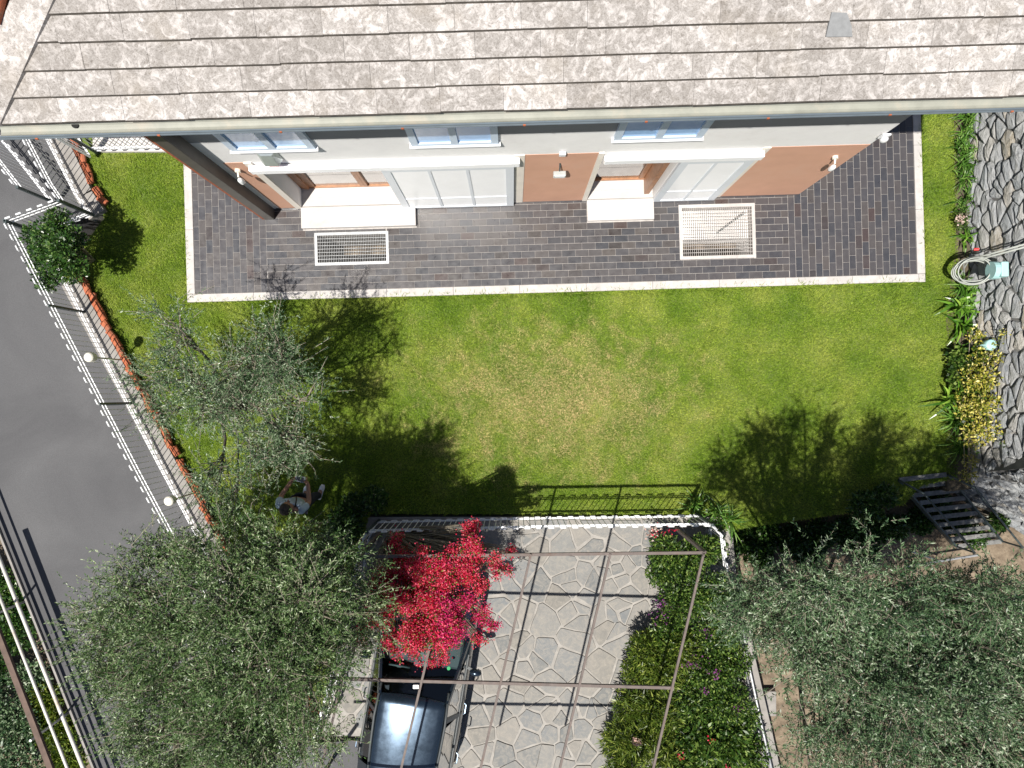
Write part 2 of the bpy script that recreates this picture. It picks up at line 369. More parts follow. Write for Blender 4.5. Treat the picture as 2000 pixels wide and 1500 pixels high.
    M['ivory'] = simple('ivory_plastic', (0.72,0.69,0.60), 0.5, var=0.06)
mats()

# ------------------------------------------------------------------ ground
g = MB(); g.add([(-300,-300,-1.10),(300,-300,-1.10),(300,300,-1.10),(-300,300,-1.10)], [(0,1,2,3)])
struct(g.build('ground', M['soil']))
def sheet(name, px, z, mat, zb=-1.8, real=None):
    poly = real or [tuple(P(u, v, z))[:2] for u, v in px]
    a = sum(poly[i][0]*poly[(i+1)%len(poly)][1]-poly[(i+1)%len(poly)][0]*poly[i][1] for i in range(len(poly)))
    if a < 0: poly = poly[::-1]
    mb = MB(); mb.prism(poly, zb, z)
    return struct(mb.build(name, mat))
ROAD_PX = [(-700,-350),(60,180),(135,330),(175,420),(75,470),(140,590),(615,1452),(700,1446),(690,1800),(297,1800),(178,1500),(0,1050),(-400,40)]
sheet('road', ROAD_PX, -0.08, M['asphalt'])
LAWN_Z = -0.05
DRIVE_PX = [(718,1010),(1428,1010),(1500,1800),(715,1800),(715,1438),(628,1438),(660,1300)]
sheet('driveway_bed', DRIVE_PX, -0.045, M['mortar'])

# ------------------------------------------------------------------ house frame
A = math.radians(1.6); EX = Vector((math.cos(A), math.sin(A), 0)); NO = Vector((math.sin(A), -math.cos(A), 0)); O0 = Vector((0, 3.56, 0))
def hp(s, d, z): return O0 + EX*s + NO*d + Vector((0,0,z))
def hbox(mb, s0, s1, d0, d1, z0, z1, r=None):
    mb.hull8([hp(s0,d1,z0),hp(s1,d1,z0),hp(s1,d0,z0),hp(s0,d0,z0),hp(s0,d1,z1),hp(s1,d1,z1),hp(s1,d0,z1),hp(s0,d0,z1)], r)
def hb(name, mat, parent, *boxes, bevel=0):
    mb = MB()
    for b in boxes: hbox(mb, *b)
    return mb.build(name, mat, parent, bevel=bevel)

LAWN = [W_[:2] for W_ in [tuple(P(u, v, LAWN_Z)) for u, v in [(120,180),(352,180)]]] + [tuple(hp(*q, 0))[:2] for q in [(-6.02,-1.2),(-6.02,1.62),(7.56,1.62),(7.56,-2.4)]] + \
       [tuple(P(u, v, LAWN_Z))[:2] for u, v in [(1893,120),(1893,930),(1800,948),(1765,985),(1400,1040),(1395,1004),(722,1004),(712,1060),(612,1455),(160,606),(118,540),(205,425),(150,300)]]
lawn = sheet('lawn', None, LAWN_Z, M['lawn'], real=LAWN)
# ------------------------------------------------------------------ terrace
GR = [(-3.68,-2.36,0.50,1.05), (3.12,4.48,0.17,1.13)]      # light wells s0,s1,d0,d1
SLAB = [(-3.92,-1.80,0.0,0.40), (1.38,2.62,0.0,0.40)]
def slab_with_holes(name, s0, s1, d0, d1, holes):
    ss = sorted({s0, s1, *[x for h in holes for x in h[:2]]}); ds = sorted({d0, d1, *[x for h in holes for x in h[2:]]})
    mb = MB()
    for i in range(len(ss)-1):
        for j in range(len(ds)-1):
            cs, c2 = (ss[i]+ss[i+1])/2, (ds[j]+ds[j+1])/2
            if any(h[0]<cs<h[1] and h[2]<c2<h[3] for h in holes): continue
            hbox(mb, ss[i], ss[i+1], ds[j], ds[j+1], -0.3, -0.006)
    return struct(mb.build(name, M['grout']))
TL, TW, GP = 0.25, 0.125, 0.006
def tile_mesh(lx, ly):
    gx_, gy_ = (0.004, GP) if lx > ly else (GP, 0.004)
    mb = MB(); x, y, e = lx/2-gx_/2, ly/2-gy_/2, 0.002
    mb.add([(-x,-y,-.02),(x,-y,-.02),(x,y,-.02),(-x,y,-.02),(-x,-y,-e),(x,-y,-e),(x,y,-e),(-x,y,-e),(-x+e,-y+e,0),(x-e,-y+e,0),(x-e,y-e,0),(-x+e,y-e,0)],
           [(4,5,9,8),(5,6,10,9),(6,7,11,10),(7,4,8,11),(8,9,10,11),(0,1,5,4),(1,2,6,5),(2,3,7,6),(3,0,4,7)], 0.0)
    return mb
tcache = {}
def lay(parent, cells, limit=300):
    "cells: s0,s1,d0,d1"
    cells = sorted(cells, key=lambda c: -((c[2]+c[3])/2))
    rest = MB()
    for i, (s0, s1, d0, d1) in enumerate(cells):
        key = (round(s1-s0,3), round(d1-d0,3)); c = hp((s0+s1)/2, (d0+d1)/2, random.uniform(-0.001, 0.001))
        if i < limit:
            if key not in tcache: tcache[key] = tile_mesh(*key).mesh('tile', M['tile'])
            place('tile', tcache[key], c, A, parent)
        else:
            t = tile_mesh(*key); rot = Matrix.Rotation(A, 3, 'Z')
            rest.add([c + rot @ Vector(p) for p in t.v], t.f)
    if rest.v: struct(rest.build('tile_field', M['tile'], parent), 'stuff')
def blocked(c, zones): return any(c[0] < h[1]-0.01 and c[1] > h[0]+0.01 and c[2] < h[3]-0.01 and c[3] > h[2]+0.01 for h in zones)
def cut(cells, zones):
    out = []
    for c in cells:
        q = [c]
        for h in zones:
            nq = []
            for s0, s1, d0, d1 in q:
                if not blocked((s0,s1,d0,d1), [h]): nq.append((s0,s1,d0,d1)); continue
                if s0 < h[0]-0.02: nq.append((s0, h[0], d0, d1))
                if s1 > h[1]+0.02: nq.append((h[1], s1, d0, d1))
                ms0, ms1 = max(s0, h[0]), min(s1, h[1])
                if d0 < h[2]-0.02: nq.append((ms0, ms1, d0, h[2]))
                if d1 > h[3]+0.02: nq.append((ms0, ms1, h[3], d1))
            q = nq
        out += q
    return [c for c in out if c[1]-c[0] > 0.025 and c[3]-c[2] > 0.025]
SM0, SM1, D1 = -4.61, 5.13, 1.545
tm = slab_with_holes('terrace_middle', SM0, SM1, -0.42, D1, GR)
cells = []; d = D1; row = 0
while d > 0.02:
    d0 = max(d-TW, 0.0); s = SM0 - (TL/2 if row % 2 else 0) + random.uniform(-.02,.02)
    while s < SM1:
        a, b = max(s, SM0), min(s+TL, SM1)
        if b-a > 0.03: cells.append((a, b, d0, d))
        s += TL
    d -= TW; row += 1
lay(tm, cut(cells, GR+[(a-.0,b,-.1,dd) for a,b,_,dd in SLAB]))
tl = slab_with_holes('terrace_left', -5.96, SM0, -1.25, D1, [])
def vert_cells(s0, s1, d0, d1):
    out = []; s = s1; col = 0
    while s > s0+0.03:
        a = max(s-TW, s0); d = d1 + (TL/2 if col % 2 else 0)
        while d > d0:
            p, q = max(d-TL, d0), min(d, d1)
            if q-p > 0.03: out.append((a, s, p, q))
            d -= TL
        s -= TW; col += 1
    return out
lay(tl, [c for c in vert_cells(-5.96, SM0, -1.25, D1)])
tr = slab_with_holes('terrace_right', SM1, 7.50, -2.2, D1, [])
lay(tr, vert_cells(SM1, 7.50, -2.2, D1))
def border(name, pieces):
    mb = MB()
    for p in pieces: hbox(mb, *p)
    return mb
kb = thing('terrace_border', hp(0.8,1.62,-0.05), 'pale stone border strip edging the dark tiled terrace on three sides', 'border')
s = -6.11
while s < 7.65:
    e = min(s+1.24, 7.65); mb = MB(); hbox(mb, s+0.002, e-0.002, D1+0.004, D1+0.15+random.uniform(-.004,.004), -0.25, 0.015+random.uniform(-.003,.003)); mb.build('border_stone', M['border'], kb, bevel=0.006); s = e
for s0 in (-6.11, 7.504):
    d = D1
    while d > -2.2:
        e = max(d-1.2, -2.2)
        if s0 > 0 or d > -0.98:
            if s0 < 0: e = max(e, -1.0)
            mb = MB(); hbox(mb, s0, s0+0.146, e+0.002, d-0.002, -0.25, 0.015+random.uniform(-.003,.003)); mb.build('border_stone', M['border'], kb, bevel=0.006)
        d = e
# light wells and grates
for i, (s0, s1, d0, d1) in enumerate(GR):
    dep = -1.3 if i == 0 else -1.6
    mb = MB(); hbox(mb, s0-.1, s1+.1, d0-.1, d1+.1, dep-.1, dep)
    for q in ((s0-.1,s0,d0-.1,d1+.1),(s1,s1+.1,d0-.1,d1+.1),(s0,s1,d0-.1,d0),(s0,s1,d1,d1+.1)): hbox(mb, *q, dep, -0.31)
    if i == 1: hbox(mb, s0, s1, d0, d0+.56, -.74, -.30)
    pit = mb.build('light_well', M['concrete'] if i == 0 else M['white'], tm)
    g_ = thing('floor_grate', hp((s0+s1)/2,(d0+d1)/2,0), ['small galvanised grate over a dark pit, beside the wide doorstep slab', 'large pale grate over a light well below the right brown wall'][i], 'grate', 'terrace floor grates')
    mat = M['steel'] if i == 0 else M['border']
    w_ = 0.022 if i == 0 else 0.03
    hb('frame', mat, g_, (s0-.03,s1+.03,d0-.03,d0+w_,-.02,.012), (s0-.03,s1+.03,d1-w_,d1+.03,-.02,.012), (s0-.03,s0+w_,d0+w_,d1-w_,-.02,.012), (s1-w_,s1+.03,d0+w_,d1-w_,-.02,.012))
    ns = 40 if i == 0 else 36
    bm_ = MB(); hbox(bm_, -0.002+0, 0.002, d0+w_, d1-w_, -0.02, 0.006)
    base = hp(0,0,0)
    me = MB(); me.v = [tuple(Vector(p)-base) for p in bm_.v]; me.f = bm_.f; me.r = [0.0]*len(bm_.f); me = me.mesh('slat', mat)
    for k in range(1, ns): place('slat', me, base + EX*(s0+w_+(s1-s0-2*w_)*k/ns), 0, g_)
    nd = 8 if i == 0 else 14
    for k in range(1, nd):
        dd = d0+w_+(d1-d0-2*w_)*k/nd; hb('cross_bar', mat, g_, (s0+w_, s1-w_, dd-.003, dd+.003, -0.018, 0.0075))
mb = MB(); a, b, c, d = GR[1]
mb.bar(hp(a+.75,c+.45,-.27), hp(b-.12,c+.12,-.1), .03, .03); tag(mb.build('drain_pipe', M['darksteel']), 'thin dark rod leaning inside the light well under the large grate', 'rod')

# ------------------------------------------------------------------ house
house = thing('house', hp(0.4,-4,0), 'two storey villa with brown and white facade and lichen covered tiled roof', 'house')
WS0, WS1, WT = -4.45, 5.33, 0.42
OP1 = (-3.90, -2.03, 0.10, 2.42); OP2 = (1.38, 2.60, 0.06, 2.42)
mb = MB()
def wallseg(s0, s1, z0, z1): hbox(mb, s0, s1, -WT, 0, z0, z1)
wallseg(WS0, OP1[0], 0, 2.75); wallseg(OP1[1], OP2[0], 0, 2.75); wallseg(OP2[1], WS1, 0, 2.75)
for o in (OP1, OP2): wallseg(o[0], o[1], o[3], 2.75); wallseg(o[0], o[1], 0, o[2])
hbox(mb, WS0, WS1, -WT, 0.0, 2.75, 3.60)  # white carried up to stand for the sunlit strip of grey wall
hbox(mb, WS1-0.4, WS1-0.001, -9, -WT, 0, 3.60); hbox(mb, WS0+0.001, WS0+0.4, -9, -WT, 0, 3.60)
hbox(mb, WS0+.4, WS1-.4, -WT-0.55, -WT-0.5, 0, 3.4)
wall = mb.build('wall', M['white'], house)
hb('upper_wall', M['eaveshade'], house, (WS0+.002, WS1-.002, -WT, -0.002, 3.60, 5.62), (WS1-0.4, WS1-.003, -9, -WT, 3.60, 5.62), (WS0+.003, WS0+0.4, -9, -WT, 3.60, 5.62))  # starts at the eave shadow edge, shade painted into its colour
for (s0, s1, z0, z1) in ((-4.33,-4.02,0.06,2.73), (0.19,1.29,0.03,2.72), (3.86,WS1+.001,0.03,2.76)):
    hb('painted_panel', M['brown'], wall, (s0, s1, -0.01, 0.0045, z0, z1))
hb('plinth', M['tile'], wall, (-4.40,-3.93,-.01,.010,-.006,.058), (-1.79,1.37,-.01,.010,-.006,.026), (2.63,WS1+.004,-.01,.010,-.006,.026))
for q in ((-4.02,-3.905,-.01,.022,.06,2.74), (0.035,0.185,-.01,.014,.028,2.73), (1.295,1.375,-.01,.022,.02,2.74), (3.745,3.858,-.01,.016,.028,2.76)):
    hb('door_surround', M['cream'], wall, q)
# left wing panel
hb('wing_wall', M['darkwood'], house, (-4.62,-4.44,-.1,0.20,0,5.56), bevel=0.01)
hb('wing_edge', M['terracotta'], house, (-4.665,-4.622,-.1,0.19,0,5.56))
# doors
def door(op, leaf_open):
    s0, s1, z0, z1 = op; dr = MB()
    fr = hb('door', M['wood'], house, (s0,s0+.07,-.40,-.33,z0,z1), (s1-.07,s1,-.40,-.33,z0,z1), (s0+.07,s1-.07,-.40,-.33,z0,z0+.06), (s0+.07,s1-.07,-.40,-.33,z1-.08,z1), bevel=0.005)
    mid = (s0+s1)/2
    if leaf_open == 'left':
        hb('leaf_frame', M['wood'], fr, (s0+.071,s0+.16,-.395,-.30,z0+.06,z1-.08), (s0+.16,s0+.27,-.385,-.34,z0+.06,z1-.08))
        hb('mullion', M['wood'], fr, (mid+.17,mid+.25,-.398,-.335,z0+.06,z1-.08), (mid+.26,mid+.31,-.398,-.325,z0+.06,z1-.08))
    else:
        hb('leaf_frame', M['wood'], fr, (s1-.16,s1-.071,-.395,-.06,z0+.03,z1-.02), (s1-.26,s1-.17,-.385,-.34,z0+.06,z1-.08))
    hb('pane', M['glass'], fr, (s0+.07,s1-.07,-.372,-.366,z0+.06,z1-.08))
    mb = MB(); n = 40
    for k in range(n):
        a = s0+.07+(s1-s0-.14)*k/n; b = s0+.07+(s1-s0-.14)*(k+1)/n
        da, db = -.46+.012*math.sin(k*1.9), -.46+.012*math.sin((k+1)*1.9)
        mb.add([hp(a,da,z0),hp(b,db,z0),hp(b,db,z1),hp(a,da,z1)], [(0,1,2,3)])
    mb.build('curtain', M['curtain'], fr, smooth=True)
    hb('sill', M['marble'], fr, (s0+.001,s1-.001,-.33,-.16,z0,z0+.012), (s0+.001,s1-.001,-.155,0.0,z0,z0+.012))
door(OP1, 'left'); door(OP2, 'right')
for k, (s0, s1, d0, d1) in enumerate(SLAB): hb('doorstep', M['marble'], house, (s0, s1, 0.012, d1, -0.006, 0.115 if k == 0 else 0.075), bevel=0.008)
def shutter(s0, s1, ncol, z0=0.035, z1=2.37):
    f = MB(); hbox(f, s0, s0+.13, .03, .075, z0, z1); hbox(f, s1-.13, s1, .03, .075, z0, z1)
    hbox(f, s0+.13, s1-.13, .03, .075, z0, z0+.07); hbox(f, s0+.13, s1-.13, .03, .075, z1-.09, z1)
    w_ = (s1-s0-.26)/ncol
    for k in range(1, ncol): hbox(f, s0+.13+w_*k-.025, s0+.13+w_*k+.025, .03, .072, z0+.07, z1-.09)
    fr = f.build('shutter', M['shutterframe'], house)
    zc = 0.66
    for k in range(ncol):
        a, b = s0+.13+w_*k+(.025 if k else 0), s0+.13+w_*(k+1)-(.025 if k < ncol-1 else 0)
        hb('shutter_rail', M['shutterframe'], fr, (a, b, .03, .070, zc-.018, zc+.018))
        for (p, q) in ((z0+.07, zc-.018), (zc+.018, z1-.09)): hb('shutter_panel', M['shutter'], fr, (a, b, .035, .060, p, q))
shutter(-2.03, 0.02, 3); shutter(2.60, 3.74, 2)
hb('awning_box', M['shutter'], house, (-3.98, 0.11, .015, .11, 2.47, 2.65), bevel=0.015)
hb('awning_box', M['shutter'], house, (1.385, 3.80, .015, .11, 2.47, 2.65), bevel=0.015)
for (s0, s1) in ((-3.95,-2.77), (-1.42,-0.20), (1.42,2.66)):
    z0, z1 = 3.36, 4.75
    f = hb('window', M['blueframe'], house, (s0,s0+.10,0.0,.05,z0,z1), (s1-.10,s1,0.0,.05,z0,z1), (s0+.1,s1-.1,0.0,.05,z0,z0+.08), (s0+.1,s1-.1,0.0,.05,z1-.08,z1), ((s0+s1)/2-.05,(s0+s1)/2+.05,0.0,.055,z0+.08,z1-.08))
    for (a, b) in ((s0+.1,(s0+s1)/2-.05), ((s0+s1)/2+.05,s1-.1)): hb('pane', M['bluepane'], f, (a, b, 0.004, .022, z0+.08, z1-.08))
    hb('sill', M['whitemetal'], f, (s0-.03, s1+.03, 0.001, .075, z0-.035, z0-.002))
# eaves
ED, EZ = 0.45, 5.66            # roof edge: distance from the wall, height
SL = math.tan(math.radians(28)); CS = math.cos(math.radians(28)); SN = math.sin(math.radians(28))
RS0, RS1 = -5.68, 6.4
hb('soffit', M['eaveshade'], house, (RS0+.15, RS1-.1, -.5, ED-.02, 5.55, 5.59))
def rp(s, t, h=0.0):   # on the roof slope: t metres up from the eave, h above it
    return hp(s, ED - t*CS + h*SN, EZ + t*SN + h*CS)
roof_b = MB(); T1 = 4.6
roof_b.add([rp(RS0,0,-.03), rp(RS1,0,-.03), rp(RS1,T1,-.03), rp(RS0+T1*CS*0.92,T1,-.03), rp(RS0,0,-.10), rp(RS1,0,-.10), rp(RS1,T1,-.10), rp(RS0+T1*CS*0.92,T1,-.10)],
           [(0,1,2,3),(7,6,5,4),(0,4,5,1),(1,5,6,2),(2,6,7,3),(3,7,4,0)])
# left hip slope and back slope
q0, q1 = rp(RS0,0,-.03), rp(RS0+T1*CS*0.92,T1,-.03)
bk0 = hp(RS0, ED-2*T1*CS, EZ); bk1 = hp(RS1, ED-2*T1*CS, EZ)
roof_b.add([q0, q1, bk0], [(0,1,2)]); roof_b.add([q1, rp(RS1,T1,-.03), bk1, bk0], [(0,1,2,3)])
roof = roof_b.build('roof', M['tileedge'], house)
TE, TWD = 0.262, 0.688         # course exposure, tile width
def clip(poly, nx, ny, c):
    out = []
    for i in range(len(poly)):
        p, q = poly[i], poly[(i+1) % len(poly)]; a = nx*p[0]+ny*p[1]-c; b = nx*q[0]+ny*q[1]-c
        if a <= 0: out.append(p)
        if (a < 0 < b) or (b < 0 < a):
            k = a/(a-b); out.append((p[0]+(q[0]-p[0])*k, p[1]+(q[1]-p[1])*k))
    return out
def hipline(t): return RS0 + 0.02 + t*CS*0.92
for r_ in range(15):
    t0 = r_*TE; s = RS0 - TWD*random.random() + (r_*0.37 % 1)*TWD*0.5
    while s < RS1:
        j = random.uniform(-.006,.006); jt = random.uniform(-.006,.004)
        poly = [(s+.0015, t0+jt), (min(s+TWD,RS1)-.0015, t0+jt+random.uniform(-.004,.004)), (min(s+TWD,RS1)-.0015, t0+TE+.06), (s+.0015, t0+TE+.06)]
        # keep right of the hip: s - hipline(t) >= 0.05
        poly = clip(poly, -1, CS*0.92, -(RS0+0.05))
        s += TWD
        if len(poly) < 3: continue
        mb = MB(); n = len(poly)
        def hh(t): return 0.036 - (t-t0)/(TE+.06)*0.038
        vt = [rp(a, b, hh(b)+j*0.3) for a, b in poly]; vb = [rp(a, b-(.020 if b < t0+.03 else 0), hh(b)-.026) for a, b in poly]
        mb.add(vb+vt, [tuple(range(n,2*n)), tuple(range(n-1,-1,-1))]+[(i,(i+1)%n,n+(i+1)%n,n+i) for i in range(n)], 0.0)
        o = mb.build('roof_tile', M['rooftile'], roof)
        o.data.materials.append(M['tileedge'])
        for pf in o.data.polygons:
            if pf.index >= 2 and abs(pf.normal.dot(EX)) < .5: pf.material_index = 1
mb = MB(); px = [(3.29,.63),(3.57,.625),(3.54,.73),(3.47,.85),(3.31,.86)]
vt = [rp(a,b,.046) for a,b in px]; vb = [rp(a,b,.0) for a,b in px]; n = len(px)
mb.add(vb+vt, [tuple(range(n,2*n))]+[(i,(i+1)%n,n+(i+1)%n,n+i) for i in range(n)]); mb.build('slate_patch', M['slate'], roof)
# hip cap and terracotta hip tiles
mb = MB(); k = 0; t = 0.0
while t < T1-.2:
    e = min(t+0.62, T1-.2)
    a0, a1 = hipline(t), hipline(e); wd = 0.44
    A0, A1 = rp(a0+.07, t, .055), rp(a1+.07, e, .055); B0, B1 = rp(a0+.07-wd, t, .055)+Vector((0,0,.0)), rp(a1+.07-wd, e, .055)
    z = Vector((0,0,.05)); mb = MB(); mb.hull8([B0-z,A0-z,A1-z,B1-z,B0,A0,A1,B1]); mb.build('hip_cap', M['rooftile'], roof); t = e
t = 0.7
while t < 3:
    c0 = rp(hipline(t)-.52, t, .05); c1 = rp(hipline(t+.36)-.52, t+.40, .06)
    mb = MB(); mb.tube([c0, c1], [.13,.10], 10); mb.build('hip_tile', M['terracotta'], roof, smooth=True); t += 0.33
# gutter: half round channel, lips, outlet
mb = MB(); lip = MB(); n = 8; R = 0.068; cd0 = ED+0.055
prof = [(cd0 - R*math.cos(math.pi*i/n), 5.595 - R*0.9*math.sin(math.pi*i/n)) for i in range(n+1)]
prof2 = [(cd0 - (R+.006)*math.cos(math.pi*i/n), 5.595 - (R*0.9+.006)*math.sin(math.pi*i/n)) for i in range(n+1)]
loop = prof + prof2[::-1]
vsA = [hp(RS0-.02, d, z) for d, z in loop]; vsB = [hp(RS1+.02, d, z) for d, z in loop]; m_ = len(loop)
mb.add(vsA+vsB, [(i,(i+1)%m_,m_+(i+1)%m_,m_+i) for i in range(m_)])
gut = mb.build('gutter', M['gutter'], house)
lip.tube([hp(RS0-.02, cd0+R+.004, 5.598), hp(RS1+.02, cd0+R+.004, 5.598)], 0.013, 6); lip.tube([hp(RS0-.02, cd0+R+.013, 5.56), hp(RS1+.02, cd0+R+.013, 5.56)], 0.012, 6)
lip.build('gutter_lip', M['gutterlip'], gut)
mb = MB(); oc = P(147, 243, 5.56); mb.tube([oc+Vector((0,0,-.01)), oc+Vector((0,0,.006))], .042, 14); mb.build('outlet', M['black'], gut)  # black disc stands for the shade inside the outlet hole
for k in range(9): 
    s = -5.3+k*1.35; hb('bracket', M['terracotta'], gut, (s, s+.03, cd0+R+.016, cd0+R+.030, 5.55, 5.575))
# ------------------------------------------------------------------ things on the facade
def wall_lamp(s, z, label, tilt, mat):
    t = thing('wall_lamp', hp(s,0.005,z), label, 'lamp', 'lamps on the facade')
    mb = MB(); mb.tube([hp(s,.005,z), hp(s,.05,z)], .045, 12); mb.build('mount', mat, t, smooth=False)
    mb = MB(); mb.tube([hp(s,.05,z), hp(s,.12,z-.02)], .015, 8); mb.build('arm', mat, t)
    c = hp(s+tilt*.03,.17,z-.05)
    mb = MB(); mb.tube([c+Vector((0,0,.09)), c+Vector((0,0,.05)), c-Vector((0,0,.05)), c-Vector((0,0,.10))], [.02,.04,.045,.032], 12); mb.build('globe', M['lens'] if mat is M['ivory'] else mat, t, smooth=True)
    return t
wall_lamp(-4.22, 2.42, 'small ivory wall lamp beside the dark wing wall', 1, M['ivory'])
wall_lamp(5.03, 2.25, 'small ivory wall lamp on the brown wall near the house corner', -1, M['ivory'])
t = thing('floodlight', hp(.74,.005,2.1), 'square silver floodlight on the brown panel between the doors', 'lamp')
hb('housing', M['siren'], t, (.64,.84,.08,.16,2.02,2.14), bevel=.01); hb('lamp_glass', M['lens'], t, (.66,.82,.162,.166,2.035,2.125))
mb = MB(); mb.tube([hp(.74,.006,2.28),hp(.74,.05,2.22),hp(.74,.09,2.12)], .012, 6); mb.build('arm', M['darksteel'], t)
mb = MB(); hbox(mb,.69,.79,.013,.06,2.76,2.86); tag(mb.build('junction_box', M['whitemetal'], bevel=.006), 'small white junction box above the floodlight', 'box')
t = thing('alarm_siren', hp(-3.5,.013,2.98), 'wedge shaped silver alarm siren with a red lens on the white wall', 'siren')
mb = MB(); mb.hull8([hp(-3.68,.013,2.86),hp(-3.38,.013,2.86),hp(-3.38,.013,3.22),hp(-3.68,.013,3.22),hp(-3.64,.13,2.90),hp(-3.44,.13,2.90),hp(-3.46,.06,3.17),hp(-3.62,.06,3.17)]); mb.build('cover', M['siren'], t, bevel=.008)
hb('lens', M['red'], t, (-3.60,-3.46,.02,.11,2.825,2.858))
t = thing('corner_lantern', hp(5.36,0.1,3.1), 'white dome fitting on the right end of the white wall band', 'lamp')
hb('bracket', M['whitemetal'], t, (5.27,5.39,.014,.04,3.10,3.25)); mb = MB(); mb.sphere(hp(5.33,.07,3.16), .055,.045,.08, 12, 8); mb.build('dome', M['whitemetal'], t, smooth=True)

# ------------------------------------------------------------------ side path with white floor behind the left lawn
sheet('path', [(175,180),(352,180),(352,296),(182,296)], 0.03, M['marble'])

# ------------------------------------------------------------------ driveway flagstones
def voronoi(sites, box, gap, sx=1.0):
    cells = []
    for i, (x, y) in enumerate(sites):
        poly = [(box[0],box[1]),(box[2],box[1]),(box[2],box[3]),(box[0],box[3])]
        near = sorted(range(len(sites)), key=lambda j: (sites[j][0]-x)**2+(sites[j][1]-y)**2)[1:26]
        for j in near:
            dx, dy = sites[j][0]-x, sites[j][1]-y; l = math.hypot(dx, dy)
            nx, ny = dx/l, dy/l
            poly = clip(poly, nx, ny, nx*(x+dx/2)+ny*(y+dy/2)-gap/2*random.uniform(0.25,1.9))
            if len(poly) < 3: break
        if len(poly) >= 3: cells.append((i, poly))
    return cells
def chaikin(poly, k=0.12):
    out = []
    for i in range(len(poly)):
        p, q = poly[i], poly[(i+1) % len(poly)]
        if math.hypot(p[0]-q[0], p[1]-q[1]) < 0.03: out.append(((p[0]+q[0])/2, (p[1]+q[1])/2)); continue
        out.append((p[0]+(q[0]-p[0])*k, p[1]+(q[1]-p[1])*k)); out.append((p[0]+(q[0]-p[0])*(1-k), p[1]+(q[1]-p[1])*(1-k)))
    return out
def rough(poly, amp, seg=0.12):
    out = []
    for i in range(len(poly)):
        p, q = poly[i], poly[(i+1) % len(poly)]; l = math.hypot(q[0]-p[0], q[1]-p[1]); k = max(1, int(l/seg))
        for j in range(k):
            f = j/k; o = random.uniform(-amp, amp) if j else 0
            out.append((p[0]+(q[0]-p[0])*f-(q[1]-p[1])/l*o, p[1]+(q[1]-p[1])*f+(q[0]-p[0])/l*o))
    return out
def spread(box, n, tries=30):
    pts = []
    for k in range(n):
        best = None; bd = -1
        for _ in range(tries if k else 1):
            p = (random.uniform(box[0],box[2]), random.uniform(box[1],box[3]))
            d = min(((p[0]-q[0])**2+(p[1]-q[1])**2 for q in pts), default=9)
            if d > bd: best, bd = p, d
        pts.append(best)
    return pts
def inside(poly, x, y):
    c = False
    for i in range(len(poly)):
        (x0,y0),(x1,y1) = poly[i], poly[i-1]
        if (y0 > y) != (y1 > y) and x < (x1-x0)*(y-y0)/(y1-y0)+x0: c = not c
    return c
drive = bpy.data.objects['driveway_bed']; drive.name = 'driveway'; OFF['driveway'] = Vector((0,0,0))
DP = [tuple(P(u,v,-.02))[:2] for u, v in DRIVE_PX]
bx = (-3.7, -8.0, 3.6, -2.36)
sites = spread(bx, 330, 2)
for i, poly in voronoi(sites, bx, 0.026):
    c = sites[i]
    if not inside(DP, *c): continue
    if not all(inside(DP, *p) for p in poly): 
        poly = [p if inside(DP, *p) else (c[0]+(p[0]-c[0])*.5, c[1]+(p[1]-c[1])*.5) for p in poly]
        if not all(inside(DP, *p) for p in poly): continue
    poly = [(p[0]+random.uniform(-.02,.02), p[1]+random.uniform(-.02,.02)) for p in poly]
    mb = MB(); mb.prism(rough(chaikin(poly, .06), .010), -0.06, -0.024+random.uniform(-.005,.005), 0.0, inset=0.01); mb.build('flagstone', M['flag'], drive)

# ------------------------------------------------------------------ dry stone retaining wall on the right
XW = 8.53
WB = -1.55
def wp(s, t, h):     # s along the wall (world y, then round the bend), t up the face, h out of the face
    ba = math.radians(12)
    if s >= WB: b, n = Vector((XW, s, 0)), Vector((-1,0,0))
    else: b, n = Vector((XW, WB, 0))+Vector((.857,-.514,0))*(WB-s), Vector((-.514,-.857,0))
    o = b - n*(t*math.sin(ba)) + n*(h*math.cos(ba)); return Vector((o.x, o.y, -0.2 + t*math.cos(ba) + h*math.sin(ba)))
sw = thing('stone_wall', (XW+.3, 1.5, -0.05), 'rough grey stone retaining wall along the right side of the garden', 'wall')
mb = MB(); S0, S1, TT = -3.8, 5.8, 1.6
for (q0_, q1_) in ((WB, S1), (S0, WB-.001)):
    mb.hull8([wp(q0_,-1.1,-.9),wp(q0_,-1.1,-.022),wp(q1_,-1.1,-.022),wp(q1_,-1.1,-.9),wp(q0_,TT,-1.2),wp(q0_,TT,-.022),wp(q1_,TT,-.022),wp(q1_,TT,-1.2)])
mb.build('wall_core', M['stonejoint'], sw)
K = 0.46                                 # stones lie longer along the wall than they are high
bx = (S0*K, -0.9, S1*K, TT)
sites = spread(bx, 420, 2)
